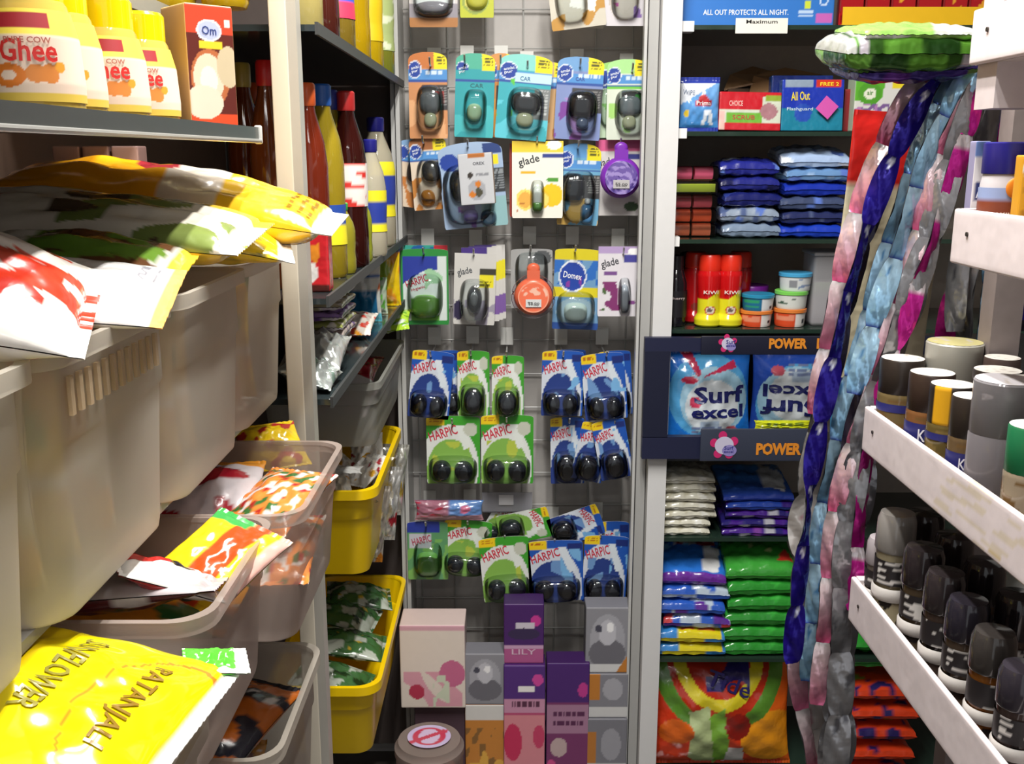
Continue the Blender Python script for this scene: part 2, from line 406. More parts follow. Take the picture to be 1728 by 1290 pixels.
card_pack('air_freshener_pack', 'white pack with purple flower print, top right of the grid', 'air freshener', (1020, -85, 1104, 44), 2.24,
  [('bg', 'cfcbd0'), ('e', .4, .35, .3, .28, 'b7aea4'), ('n', .5, .1, 1, .5, 3, 3, .2, '7a5aa0'), ('n', 0, .1, .5, .3, 3, 8, .5, 'a83a8a')], parts=[('blister', .42, .4, .28, .3, .03)])

# row 1 : car fresheners on rounded cards
hook(727, 112); hook(785, 108); hook(845, 108); hook(890, 118); hook(978, 114); hook(1065, 122)
def vent(c='2c2c2e', v=.42): return [('unit', .55, v, .28, .13, .016, c, 'vent_clip', 3.0), ('unit', .55, v-.2, .17, .09, .014, 'b7bc9a', 'perfume_bottle'), ('blister', .55, .36, .36, .27, .034)]
card_pack('air_freshener_pack', 'orange and brown car freshener card with blue band, top left of the grid', 'air freshener', (690, 88, 755, 234), 2.25,
  ambi('c4743a', 'c98a5a', 'e0a878', blk=True, seed=1) + [('r', .66, .4, .9, .55, '9a2f2a')], LOGO(), 0, vent('55595c'), rt=.12)
card_pack('air_freshener_pack', 'orange freshener card half hidden between two teal cards', 'air freshener', (822, 90, 868, 232), 2.275,
  ambi('d09050', 'd08a44', 'e09a3a', blk=True, seed=2), LOGO(), 2, [], rt=.12)
card_pack('air_freshener_pack', 'teal car freshener card with clear bottle, left of the two teal ones', 'air freshener', (768, 90, 834, 232), 2.25,
  ambi('4fae94', '2f9ea6', '45b4b8', seed=3) + [('n', 0, .1, .25, .6, 3, 5, .2, '5cb848'), ('r', 0, .69, 1, .8, '2f9ea6')], LOGO() + [('CAR', .55, .62, .05, .34, '2c6a72', 0)], 2,
  [('unit', .5, .3, .2, .11, .02, 'a8c8a0', 'perfume_bottle'), ('blister', .52, .35, .3, .23, .03)], rt=.12)
card_pack('air_freshener_pack', 'orange card peeking out right of the tilted teal one', 'air freshener', (905, 105, 950, 236), 2.275, ambi('b8a080', 'c8a070', 'b07a3a', seed=6), None, 0, [], rt=.12)
card_pack('air_freshener_pack', 'tilted teal car freshener card with dark grey vent clip', 'air freshener', (840, 92, 928, 236), 2.23,
  ambi('86d0c8', '3aa8b4', '5cc4d4', seed=4) + [('n', 0, .25, .3, .7, 3, 5, .1, '5cc040'), ('r', .7, .25, 1, .62, '7c8080'), ('t', .74, .3, .97, .6, 8, 'b8bcbc'), ('r', .3, .67, 1, .78, 'bfe4ea')],
  LOGO() + [('CAR', .5, .72, .05, .2, '3a6a9a', 0)], 5, vent('2e2e30', .44), rt=.12)
card_pack('air_freshener_pack', 'blue card with purple flowers and black vent clip in the top row', 'air freshener', (938, 96, 1016, 236), 2.24,
  ambi('6f9fd0', '7f8fc0', '7a3f98', seed=7, blk=True) + [('n', 0, .05, .6, .5, 4, 5, .3, 'a882c4')], LOGO() + [('CAR', .5, .735, .045, .2, '3a4a9a', 0)], 3,
  [('unit', .58, .42, .3, .17, .024, '1c1a1e', 'vent_clip', 3.2), ('unit', .6, .2, .14, .08, .02, '4a5a78', 'perfume_bottle'), ('blister', .58, .34, .34, .27, .034)], rt=.12)
card_pack('air_freshener_pack', 'lime card tucked behind the pale green one at the right', 'air freshener', (1010, 104, 1070, 232), 2.275, ambi('9ad070', 'c0d8b8', '7cbc5a', seed=8), None, -2, [('blister', .3, .4, .3, .25, .02)], rt=.12)
card_pack('air_freshener_pack', 'pale green car freshener card, rightmost in the top full row', 'air freshener', (1024, 100, 1094, 236), 2.24,
  ambi('a8dc90', 'd4dccc', 'a0d070', blk=True, seed=9) + [('r', 0, .63, 1, .66, '6cc040'), ('r', .7, .42, .95, .56, '2f8a36')], LOGO(), 0, vent('5c6468'), rt=.12)

# row 2
hook(715, 242); hook(790, 248); hook(906, 243); hook(975, 250); hook(1045, 246)
card_pack('air_freshener_pack', 'brown card at the far left of the second row, partly covered', 'air freshener', (668, 236, 720, 350), 2.29,
  ambi('7fa4cc', 'd8c4ac', 'c07838', seed=11), None, 8, [('unit', .6, .55, .26, .2, .02, '2a2220')], rt=.12)
card_pack('air_freshener_pack', 'brown and cream card with blue band and black oval unit, second row', 'air freshener', (694, 230, 756, 354), 2.26,
  ambi('a86a3c', 'e4d2bc', 'c9833c', seed=12) + [('r', .8, .3, 1, .66, '4a3c34')], LOGO(), -4, [('unit', .55, .52, .27, .16, .024, '2a2a2c', 'vent_clip'), ('unit', .4, .16, .2, .12, .012, 'c98438', 'scent_cell'), ('blister', .5, .4, .36, .3, .032)], rt=.12)
card_pack('air_freshener_pack', 'large light blue and lavender card leaning behind the small grey box', 'air freshener', (744, 240, 852, 384), 2.24,
  [('bg', '9fb6d4'), ('n', 0, 0, .5, .6, 4, 5, .2, '7f5cb0'), ('r', .7, .4, 1, .68, '34383c'), ('t', .72, .42, .98, .66, 8, '8a9094'), ('r', .72, .72, .92, .84, 'f0dc1e'), ('r', .7, .85, .98, .97, '28407c'), ('r', .6, 0, 1, .35, '8fb8bc'), ('e', .17, .78, .15, .1, BL)], None, -5,
  [('unit', .3, .5, .17, .2, .026, '242628', 'vent_clip'), ('unit', .42, .14, .12, .09, .02, '8f7cc8', 'perfume_bottle'), ('unit', .7, .1, .13, .1, .02, '3c5468', 'perfume_bottle'), ('blister', .42, .4, .4, .36, .034)], rt=.14)
b = box_pack('air_freshener_box', 'small grey upright freshener box with coffee bean picture, second row', 'air freshener', (0, 0, 0), .074, .02, .108,
  [('bg', 'c6c8cc'), ('r', .3, .9, .8, 1, 'b06a30'), ('e', .5, .28, .26, .2, 'a6a8ae'), ('e', .36, .2, .09, .07, 'd07a28'), ('e', .55, .4, .09, .06, 'd07a28'), ('e', .55, .24, .1, .09, '4c4a3a'), ('e', .33, .58, .07, .07, '3a3430'), ('t', .48, .52, .85, .62, 2, '8c8e94')], 'a08f80', texts=[('OREX', .6, .8, .06, .34, '50525a', 0)], rot=D(0, -4, -6))
b.location = P(808, 345, 2.195)
card_pack('air_freshener_pack', 'white and yellow lemon freshener card with fruit picture', 'air freshener', (864, 238, 950, 368), 2.235,
  [('bg', 'f1efe2'), ('r', 0, .86, 1, 1, 'f2d23c'), ('e', .82, .95, .14, .06, 'ffffff'), ('r', .6, .78, 1, .84, '30408c'), ('r', .18, .57, .46, .62, 'f0b428'), ('e', .78, .3, .22, .15, 'f4c81c'), ('e', .26, .24, .18, .14, 'eab04c'), ('a', .26, .24, .18, .14, .75, 'f4dc6c'), ('e', .6, .24, .15, .12, 'f6dc70'), ('a', .6, .24, .15, .12, .8, 'eebc22'), ('e', .8, .5, .12, .03, '4f9a34'), ('n', .1, .08, .3, .2, 6, 2, .4, 'b8682c')],
  [('glade', .33, .74, .13, .42, '3e4244', 14)], 0, [('unit', .5, .26, .1, .17, .018, 'd8dcd4', 'spray_bottle', 3), ('unit', .5, .16, .1, .07, .02, '6cae48', 'bottle_label', 4), ('blister', .5, .28, .14, .22, .026)], rt=0)
card_pack('air_freshener_pack', 'red edged card just behind the white and yellow lemon one', 'air freshener', (860, 242, 948, 366), 2.262, [('bg', 'a83a30'), ('r', .1, 0, 1, 1, 'd8cfc0')], None, 0, rt=0)
card_pack('air_freshener_pack', 'blue and yellow car freshener card with black ribbed unit, second row', 'air freshener', (942, 242, 1012, 380), 2.255,
  ambi('5f9cd4', '6aa6c8', 'd0a850', seed=16, blk=True), LOGO(), 2, [('unit', .35, .46, .3, .18, .024, '222428', 'vent_clip', 3), ('unit', .72, .14, .16, .13, .024, '4c84b4', 'perfume_bottle', 3), ('unit', .72, .3, .08, .04, .02, 'dfe6ea', 'bottle_cap'), ('blister', .5, .36, .42, .32, .034)], rt=.16)
card_pack('air_freshener_pack', 'white and pink card behind the round purple disc', 'air freshener', (1004, 236, 1082, 364), 2.27,
  [('bg', 'd6d2d0'), ('r', 0, .85, 1, 1, 'd45a8c'), ('r', .6, .74, 1, .82, '3a3f8c'), ('e', .8, .12, .16, .06, '3c5a34')], [('glade', .22, .7, .12, .4, '55585c', 14)], 0, rt=0)
def disc(name, label, cat, px, py, R, Y, body, win, lab, txt, ring=None):
    c = P(px, py, Y); t = thing(name, label, cat, (c.x, Y, c.z))
    mb = MB(); mb.dome(0, 0, R, R, .018, body, flat=.5, n=40)
    h_ = R*1.15
    mb.box(-R*.33, -.012, R*.7, R*.33, -.001, R*1.35, body); mb.dome(0, R*1.42, R*.34, R*.3, .012, body, flat=.5); mb.build('case', 'plastic', t)
    if ring: MB().tube([(R*1.07*math.cos(a), -.004, R*1.07*math.sin(a)) for a in np.linspace(0, 2*PI, 40)], .0035, ring).build('rim', 'clear', t)
    U, V = np.meshgrid(np.linspace(0, 1, 40), np.linspace(0, 1, 20)); th = U*2*PI; r = V*R*.8
    m_ = MB(); m_.grid(r*np.cos(th), np.full_like(r, -.0195), r*np.sin(th), paint(win, r*np.cos(th)/R/2+.5, r*np.sin(th)/R/2+.5)); m_.build('gel_window', 'gloss', t)
    MB().box(-R*.4, -.0222, -R*.5, R*.4, -.0212, -R*.1, lab).build('price_sticker', 'card', t, smooth=False)
    letters(t, R*2, R*2, [(txt, .5, .35, .06, .3, '3a3a3a', -4), (txt, .5, .31, .05, .26, '3a3a3a', -4)], lift=.0226, z0=-R)
    return t
disc('air_freshener_disc', 'round purple plastic gel freshener hanging on the right of the second row', 'air freshener', 1047, 300, .044, 2.215, '7c2fae',
  [('bg', '6a55a0'), ('n', 0, 0, 1, 1, 7, 3, .1, '9c8ac8'), ('n', 0, 0, 1, 1, 9, 6, .5, '3f2c78')], 'b9b6b8', '55.00')

# row 3
hook(716, 428); hook(800, 430); hook(895, 424); hook(970, 424); hook(1050, 428)
card_pack('toilet_cleaner_pack', 'dark blue and red card peeking over the green rimmed one', 'toilet cleaner', (680, 414, 756, 540), 2.285, [('bg', '1d5a9c'), ('r', .7, .8, 1, 1, 'b82a34'), ('n', 0, .8, .7, 1, 3, 1, .3, '34a08c')], rt=0)
card_pack('toilet_cleaner_pack', 'green rimmed refill blister with white and blue print, left of third row', 'toilet cleaner', (677, 420, 757, 548), 2.245,
  [('bg', '2c8a3c'), ('r', .05, .05, .95, .9, 'd6e0dc'), ('r', .05, .72, .78, .9, '2a3c9c'), ('p', [(.05, .5), (.6, .72), (.78, .72), (.78, .9), (.05, .9)], '2a3c9c'), ('p', [(.05, .55), (.5, .72), (.7, .7), (.7, .64), (.05, .42)], 'd6e0e0'), ('n', .2, .05, .8, .35, 2, 3, -.6, '6fb43c'), ('n', .5, .3, .95, .9, 3, 3, .3, '9cc8a0')],
  [('HARPIC', .33, .58, .1, .48, 'c2384a', 20), ('Hygienic', .36, .48, .05, .3, 'b8384a', 16)], 0, [('blister', .5, .38, .38, .3, .028), ('unit', .5, .24, .28, .16, .02, '7cba50', 'cleaner_block', 3)], rt=.04)
for k, (dx, lab) in enumerate(((34, 'white card at the back of the fanned pile in the third row'), (24, 'white card with yellow patch in the middle of the fanned pile'), (12, 'white card right behind the grey oval clip pack'))):
    card_pack('air_freshener_pack', lab, 'air freshener', (768+dx, 420-dx*.2, 836+dx*.5, 545-dx*.2), 2.29-.012*(k+1)+.004,
      [('bg', 'd2d0cc'), ('r', .6, .55, 1, .8, 'e8dc28'), ('r', 0, .9, .7, 1, '4a3484'), ('r', .7, .1, 1, .35, '7c5aa0')], rt=0, tilt=-1)
card_pack('air_freshener_pack', 'white freshener pack with dark grey oval clip in the third row', 'air freshener', (766, 428, 836, 548), 2.235,
  [('bg', 'cfcdc8'), ('r', .62, .7, 1, .8, '3c3a30'), ('r', .6, .52, .95, .7, 'e8dc28'), ('t', .62, .53, .9, .62, 2, '6a6418'), ('n', 0, 0, 1, .35, 3, 5, 0, '9a94a4'), ('e', .12, .2, .12, .14, '2f2848')],
  [('glade', .25, .74, .12, .36, '55585c', 14)], 2, [('unit', .5, .36, .19, .2, .022, '37393c', 'vent_clip', 2), ('unit', .5, .38, .12, .13, .026, '84888a', 'grille', 2), ('blister', .5, .35, .36, .3, .036)], rt=0)
disc('air_freshener_disc', 'round orange gel freshener with white price sticker, centre of third row', 'air freshener', 900, 500, .043, 2.215, 'e06a4a',
  [('bg', 'f0714a'), ('n', 0, .55, 1, .75, 5, 2, 0, 'f6c0a8'), ('a', .5, .5, .4, .4, .9, 'f4a080')], 'd8dcdc', '99.00', ring='f4f0f4')
card_pack('air_freshener_pack', 'grey blister card hidden behind the round orange disc', 'air freshener', (862, 420, 932, 520), 2.28, [('bg', 'a3a3a2'), ('e', .75, .85, .22, .12, '55585a')], None, 0, [('blister', .5, .6, .4, .35, .02)], rt=.04)
card_pack('toilet_cleaner_pack', 'yellow and blue toilet block pack with round blue emblem, third row', 'toilet cleaner', (934, 420, 1012, 556), 2.25,
  [('bg', '6f9cc4'), ('r', 0, .86, 1, 1, 'dccc20'), ('n', 0, .55, 1, .86, 2.5, 4, -.2, '2c6cc0'), ('r', 0, .4, 1, .52, 'dccc20'), ('e', .4, .66, .3, .2, 'e8eef4'), ('e', .4, .66, .27, .175, '2244a4'), ('n', .1, .52, .6, .66, 4, 4, .7, '8a3aa0'), ('e', .5, .22, .42, .18, '9fb8c8'), ('r', .35, .15, .65, .3, 'c8cc40'), ('r', 0, 0, 1, .08, '28509c')],
  [('Domex', .4, .67, .08, .4, 'f4f6fa', -8)], 2, [('blister', .5, .26, .42, .22, .034), ('unit', .5, .22, .26, .12, .02, 'b8ccc8', 'cleaner_block', 2.6)], rt=.04)
card_pack('air_freshener_pack', 'white and lavender freshener card with purple flowers, right end of third row', 'air freshener', (1009, 416, 1084, 534), 2.235,
  [('bg', 'e4e0e6'), ('r', 0, .9, 1, 1, 'b79fcc'), ('r', .58, .78, 1, .88, '4a489c'), ('e', .8, .93, .14, .05, 'ffffff'), ('r', .12, .6, .42, .65, '7a5090'), ('n', .04, .08, .5, .5, 5, 5, .05, '84346f'), ('n', .04, .08, .5, .5, 5, 15, .6, '4c6a3c'), ('e', .75, .2, .12, .03, '8a4a90')],
  [('glade', .26, .76, .14, .4, '4c4c52', 14)], 0, [('unit', .6, .26, .1, .2, .018, 'aab0bc', 'spray_bottle', 3), ('blister', .6, .3, .14, .26, .026)], rt=0)

# rows 4 to 6: flush blocks, green and blue cards
def flush(col='g', two=True, seed=0):
    if col == 'g':
        L = [('bg', '3fa02c'), ('e', .42, .25, .55, .62, 'e4e8e4'), ('e', .45, .16, .46, .5, '86b850'), ('n', .1, .2, .8, .62, 2.5, seed, .3, 'b8c84a'), ('r', 0, .86, .34, 1, 'f2cf1a'), ('p', [(.55, .86), (.7, .86), (.84, .55), (.7, .5)], 'e8eee8'), ('e', .82, .8, .13, .1, 'c8ccbc'), ('t', .06, .9, .28, .97, 2, 'b86a10')]
        tc, bc = 'd23a4e', '20242c'
    else:
        L = [('bg', '1e56b4'), ('e', .42, .22, .55, .65, 'd6dde8'), ('e', .45, .14, .46, .52, '243c84'), ('n', .1, .3, .8, .66, 2.5, seed, .2, '6f98cc'), ('r', 0, .86, .34, 1, 'f2cf1a'), ('p', [(.55, .88), (.7, .88), (.88, .5), (.74, .46)], 'dfe8f0'), ('r', .72, .84, .98, .94, '1a2c74'), ('n', .6, .4, 1, .85, 3, seed+1, .4, '7ab4e4'), ('t', .06, .9, .28, .97, 2, 'b86a10')]
        tc, bc = 'cc3448', '14151f'
    T = [('HARPIC', .31, .75, .14, .54, tc, 17)]
    if two: B = [('unit', .28, .2, .18, .15, .022, bc, 'flush_block', 2.1), ('unit', .69, .19, .18, .15, .022, bc, 'flush_block', 2.1), ('blister', .49, .22, .46, .2, .034)]
    else: B = [('unit', .48, .24, .3, .2, .026, bc, 'flush_block', 2.1), ('blister', .48, .26, .4, .24, .034)]
    return L, T, B
def harp(label, R, Y, col, two, tilt=0, seed=0, lean=0):
    L, T, B = flush(col, two, seed); return card_pack('flush_block_pack', label, 'toilet cleaner', R, Y, L, T, tilt, B, rt=.05, lean=lean)
hook(728, 600); hook(795, 598); hook(855, 600); hook(950, 600); hook(1022, 600); hook(764, 712); hook(855, 710); hook(960, 712); hook(1035, 716)
harp('blue twin block card half covered by its tilted neighbour, far left of upper block row', (722, 592, 780, 700), 2.285, 'b', True, -6, 2)
harp('blue twin block card tilted to the left, first in the upper block row', (692, 592, 762, 706), 2.245, 'b', True, 6, 1)
harp('green single block card beside the tilted blue one, upper block row', (772, 592, 826, 702), 2.26, 'g', False, 0, 3)
harp('green single block card on its own in the middle of the upper block row', (830, 600, 884, 704), 2.25, 'g', False, 0, 4)
harp('blue card behind the left one of the right-hand blue pair, upper block row', (925, 590, 990, 692), 2.29, 'b', True, -3, 5)
harp('blue twin block card, left of the right-hand pair in the upper block row', (914, 592, 984, 702), 2.25, 'b', True, 1, 6)
harp('blue card at the far right edge behind the pair, upper block row', (1010, 592, 1066, 700), 2.285, 'b', True, -4, 7)
harp('blue twin block card, front right in the upper block row', (984, 596, 1056, 708), 2.24, 'b', True, -5, 8)
harp('green twin block card, left of the two in the lower block row', (720, 702, 810, 816), 2.245, 'g', True, 0, 9)
harp('green twin block card, right of the two in the lower block row', (812, 700, 900, 816), 2.245, 'g', True, 0, 10)
harp('blue single block card, leftmost of three in the lower block row', (929, 704, 986, 816), 2.26, 'b', False, -1, 11)
harp('silver-white blue block card tilted to the right between two blue cards', (972, 714, 1026, 812), 2.235, 'b', False, 12, 12)
harp('blue single block card tilted to the left at the right of the lower block row', (1006, 708, 1062, 808), 2.22, 'b', False, -11, 13)
# clear strip and lower row
t = thing('price_strip', 'empty grey clear plastic tray strip under the right green twin block card', 'shelf strip', P(856, 858, 2.3)); MB().box(-.06, -.03, 0, .06, -.027, .05, 'b8b8c0').box(-.06, -.03, 0, .06, .06, .003, 'b8b8c0').build('tray', 'frost', t, smooth=False); MB().box(-.02, -.033, .02, .015, -.0305, .045, 'c8c8cc').build('ticket', 'card', t, smooth=False)
hook(720, 884); hook(790, 882); hook(852, 906); hook(935, 912); hook(1012, 904)
pouch('wipe_pack', 'flat pink and blue pack lying above the lowest hanging row', 'wipes', P(758, 861, 2.24), P(816, 861, 2.24).x-P(700, 861, 2.24).x, .05, .03,
  [('bg', 'a06a7c'), ('r', .5, 0, 1, 1, '5f86c0'), ('e', .74, .6, .08, .2, 'c86a8a'), ('r', 0, 0, 1, .3, 'b88a96'), ('n', 0, .2, .5, .9, 4, 2, .2, 'b8324a')], base='c')
card_pack('toilet_cleaner_pack', 'blue topped green gel blister, far left of the lowest hanging row', 'toilet cleaner', (688, 880, 756, 978), 2.25,
  [('bg', '5f9a68'), ('r', 0, .8, .8, 1, '2a3c9c'), ('n', 0, 0, 1, .7, 2.5, 4, 0, '7cb45c'), ('r', .05, .55, .6, .78, 'c8c8d0')], [('HARPIC', .35, .68, .12, .48, 'b8445c', 14)], 0, [('blister', .5, .36, .36, .3, .028), ('unit', .5, .28, .28, .2, .02, '6aa852', 'cleaner_block', 3)], rt=.05)
harp('green twin block card, second from left in the lowest hanging row', (748, 878, 828, 970), 2.255, 'g', True, 4, 15)
harp('green card turned sideways lying over the lowest hanging row', (858, 846, 912, 930), 2.265, 'g', False, 78, 16)
harp('dark bulky block card sticking out above the lowest hanging row', (822, 848, 884, 922), 2.28, 'g', True, 30, 17)
harp('blue and yellow card turned sideways above the right blue cards', (945, 846, 1000, 930), 2.265, 'b', False, 70, 18)
harp('green twin block card hanging lowest in the middle', (812, 906, 896, 1014), 2.22, 'g', True, -5, 19)
harp('blue twin block card hanging lowest, left of two blue ones', (892, 912, 984, 1014), 2.22, 'b', True, -2, 20)
harp('blue card stacked behind the lowest right blue one', (1004, 880, 1062, 1000), 2.275, 'b', True, -2, 21)
harp('blue twin block card hanging lowest at the right', (984, 904, 1058, 1016), 2.225, 'b', True, 2, 22)

# boxes and tubs standing below the grid
zp = .137
def col3(label, R, Y, lay, side, texts=None, zb=None, d=.06, name='air_freshener_box'):
    cx, z, w, h = rect(*R, Y)
    if zb is not None: h = z+h-zb; z = zb
    return box_pack(name, label, 'box', (cx, Y+d/2, z), w, d, h, lay, side, texts=texts, r=.003), z+h
silver = [('bg', '8f8f96'), ('e', .5, .5, .4, .4, 'a6a6ae'), ('e', .5, .3, .42, .22, '6d6c74'), ('e', .5, .62, .2, .2, 'c0c0c8'), ('e', .56, .7, .08, .07, 'f2f2f4'), ('e', .3, .68, .08, .06, '4a4a58')]
_, zA = col3('brown and grey box under the pink flower box, mostly hidden', (700, 1188, 785, 1290), 2.14, [('bg', '55424c')], '55424c', zb=zp)
col3('cream box with pink flowers, at bottom left below the grid', (675, 1056, 785, 1190), 2.12, [('bg', 'e4d8cc'), ('r', 0, .93, 1, 1, 'd8a8b4'), ('n', .05, .02, .95, .45, 3, 8, 0, 'dca0ae'), ('e', .25, .2, .12, .09, 'b83a54'), ('e', .8, .42, .2, .16, 'c86c90'), ('n', .5, 0, .75, .4, 5, 4, 0, 'd0d8c0')], 'd8c4c0', zb=zA, d=.09)
_, zB = col3('orange box with white label under the silver spray box', (785, 1190, 852, 1290), 2.13, [('bg', 'c8843c'), ('r', 0, .8, 1, 1, 'd8d6d2'), ('n', 0, 0, 1, .7, 3, 4, .3, '8a6438'), ('n', 0, 0, 1, .5, 3, 14, .5, 'e0ac4c')], 'b8743a', zb=zp)
col3('grey box with a silver ball picture, left of the tall purple boxes', (785, 1104, 852, 1190), 2.13, silver, '7c7c84', zb=zB)
pur = lambda pk: [('bg', '4a2468'), ('r', 0, 0, 1, pk, 'b05a8c'), ('r', 0, pk, 1, pk+.06, 'c8a0c0'), ('e', .8, .72, .13, .09, 'c83c94'), ('r', .3, .58, .78, .68, 'cfc8d4'), ('e', .5, .5, .4, .1, '3a2c50')]
_, zC = col3('purple and pink box at the bottom of the tall purple stack', (850, 1124, 920, 1290), 2.12, [('bg', 'b84c74'), ('r', 0, .72, 1, 1, '54307c'), ('r', 0, .6, 1, .72, 'c890ac'), ('r', 0, .15, 1, .58, 'd88a94'), ('e', .22, .35, .22, .16, 'c8345c'), ('e', .85, .4, .14, .1, 'c84468'), ('e', .82, .88, .13, .05, 'd04a9c'), ('r', .35, .78, .74, .83, 'f0ecea'), ('t', .2, .62, .9, .7, 1, '5a3048')], '4a2468', zb=zp)
col3('purple box on top of the tall purple stack', (850, 1020, 918, 1124), 2.13, pur(.25), '3c1c58', [('LILY', .5, .2, .09, .6, 'd8b8cc', 0)], zb=zC)
col3('purple and mauve box to the right of the tall purple stack', (922, 1120, 994, 1290), 2.12, [('bg', '7a3a68'), ('r', 0, .68, 1, 1, '4c2870'), ('r', 0, .42, 1, .66, 'a87c98'), ('e', .3, .3, .2, .08, 'c0a8a8'), ('e', .12, .12, .12, .08, 'd0508c'), ('e', .85, .78, .12, .06, 'c03c8c'), ('t', .15, .45, .9, .6, 2, '5a2c50')], '3c1c58', zb=zp)
_, zD = col3('silver and orange box at the bottom right below the grid', (990, 1214, 1058, 1290), 2.12, [('bg', '7c7c84'), ('r', 0, .0, 1, .3, 'c8c8ca'), ('r', 0, .3, .25, .8, 'b87838'), ('e', .6, .6, .25, .25, '9c9ca4')], '6c6c74', zb=zp)
_, zE = col3('silver and orange box in the middle of the right-hand grey stack', (992, 1138, 1060, 1214), 2.125, [('bg', '84848c'), ('r', 0, 0, 1, .25, 'd0d0d0'), ('r', 0, .4, .3, 1, 'c07c34'), ('e', .62, .65, .25, .25, 'a8a8b0')], '6c6c74', zb=zD)
col3('silver ball picture box on top of the right-hand grey stack', (988, 1026, 1062, 1138), 2.13, silver + [('r', 0, 0, 1, .14, 'd4d4d4'), ('p', [(.7, 0), (1, 0), (1, .3)], 'c07c34')], '7c7c84', zb=zE)
c = P(728, 1245, 2.04); t = thing('plastic_tub', 'round clear tub with red and white oval lid label, bottom left below the grid', 'tub', (c.x, 2.02, .0), (0, 0, 0))
R_ = .074
MB().lathe([(0, 0), (R_*.93, 0), (R_, .01), (R_, .13), (R_*1.04, .135), (R_*1.04, .15), (R_*.96, .155), (R_*.93, .165), (0, .17)], 40, 'b7a8a0').build('body', 'frost', t)
m_ = MB(); U, V = np.meshgrid(np.linspace(0, 1, 44), np.linspace(0.001, 1, 16)); th = U*2*PI
m_.grid(V*.048*np.cos(th), V*.045*np.sin(th), np.full_like(V, .1722), paint([('bg', 'c4b8dc'), ('e', .5, .5, .4, .4, 'c03450'), ('e', .5, .5, .24, .33, 'cdb8d8'), ('d', .6, -.9, -.22, -.08, 'c03450')], V*np.cos(th)/2+.5, V*np.sin(th)/2+.5)); m_.build('lid_label', 'gloss', t)
MB().lathe([(0, .001), (R_*.85, .001), (R_*.9, .08), (0, .09)], 24, 'b87a6c').build('contents', 'matte', t)
t.location = (c.x, 1.985, .0); t['label'] = 'lower round clear tub, under the one with the red and white lid label'
dup(t, (c.x, 1.985, .1735), label='round clear tub with red and white oval lid label, bottom left below the grid')
# ---------------------------------------------------------------- right-hand shelf bay
FY = 2.12                                   # front edge of the glass shelves
su = thing('shelf_unit', 'tall white post shelf bay with dark glass shelves right of the grid', 'shelves', (0, 0, 0))
px0 = P(1112, 100, FY).x; px1 = P(1147, 100, FY).x
MB().box(px0, FY-.03, 0, px1-.002, FY+.02, 2.5, 'dcdcdc').build('post', 'plastic', su, smooth=False)
MB().box(px0-.022, FY, 0, px0-.002, FY+.03, 2.5, 'a8a8a6').box(px0-.03, FY+.006, 0, px0-.024, FY+.03, 2.5, 'c0c0be').build('rail', 'plastic', su, smooth=False)
MB().box(px1, 2.43, .05, 1.2, 2.45, 2.5, 'a89c92').build('back_panel', 'matte', su, smooth=False)
MB().box(.322, FY+.03, .05, px1-.008, 2.45, 2.5, '7a706a').build('side_panel', 'matte', su, smooth=False)
MB().box(1.2, FY-.03, 0, 1.24, 2.45, 2.5, 'cccccc').build('post', 'plastic', su, smooth=False)
SZ = {}
for k, py in (('s1', 42), ('s2', 222), ('s3', 404), ('s4', 556), ('s5', 772), ('s6', 908), ('s7', 1112), ('s8', 1310)):
    z = P(1250, py, FY).z; SZ[k] = z
    MB().box(px1-.004, FY, z-.009, 1.2, 2.43, z, '26382f' if k != 's5' else '30343a').build('glass_shelf', 'gloss', su, smooth=False)
    if k in ('s1', 's2', 's3'):
        x = {'s1': 1158, 's2': 1146, 's3': 1134}[k]; x = P(x, py, FY).x
        MB().box(max(x-.012, px1-.0135), FY-.012, z-.014, x+.014, FY+.02, z+.006, 'f2f2f0').build('shelf_clip', 'plastic', su, smooth=False)
# price label on the top shelf edge
o = MB().box(-.052, -.0015, -.013, .052, 0, .016, 'e6e4da').build('price_label', 'card', None, smooth=False, loc=P(1285, 45, FY-.012)); tag(o, 'white printed price label on the edge of the top right shelf', 'label')
letters(o, .104, .026, [('Maximum', .5, .86, .28, .6, '2a2a2a')], lift=.002, z0=-.013)
# top shelf
z = SZ['s1']; cx, _, w, h = rect(1152, -70, 1410, 38, 2.15)
box_pack('mosquito_refill_box', 'wide blue display box with white slogan and pink sticker on the top right shelf', 'box', (cx, 2.19, z+.001), w, .08, h,
  [('bg', '2a72c4'), ('r', .88, .05, .99, .2, 'c060b4'), ('r', .8, .27, .84, .4, 'c8d83c'), ('t', .77, .12, .86, .24, 2, 'b8d0ec'), ('a', .93, .42, .03, .1, .75, 'c8dcf4')], '2460a8',
  texts=[('ALL OUT PROTECTS ALL NIGHT.', .42, .22, .085, .56, 'f0f4fa')])
tx0 = P(1414, 30, 2.16).x
t = thing('display_tray', 'yellow card tray under the row of red boxes on the top right shelf', 'tray', (0, 0, z+.0005))
MB().box(tx0, 2.13, 0, 1.15, 2.132, .035, 'e8b81a').box(tx0, 2.132, 0, 1.15, 2.26, .002, 'd8a818').build('tray', 'card', t, smooth=False)
m_ = letters(t, .3, .035, [('STRAWBERRY', .72, .3, .3, .2, 'c04020'), ('HIT', .98, .35, .42, .1, '1c1c1c')], lift=0); m_.location = (tx0+.15-.0, 2.129, 0)
for k in range(6):
    box_pack('insecticide_box', 'glossy red box in the row standing in the yellow tray, top right shelf', 'box', (tx0+.028+k*.053, 2.19, z+.003), .05, .05, .13,
      [('bg', 'a81c22'), ('r', 0, .2, .08, 1, '7a1418'), ('n', .3, .25, .8, .5, 3, k, .4, 'e0a030'), ('r', .1, .05, .9, .16, '7c1216')], '7c1418', m='gloss', group='red boxes in the yellow tray')
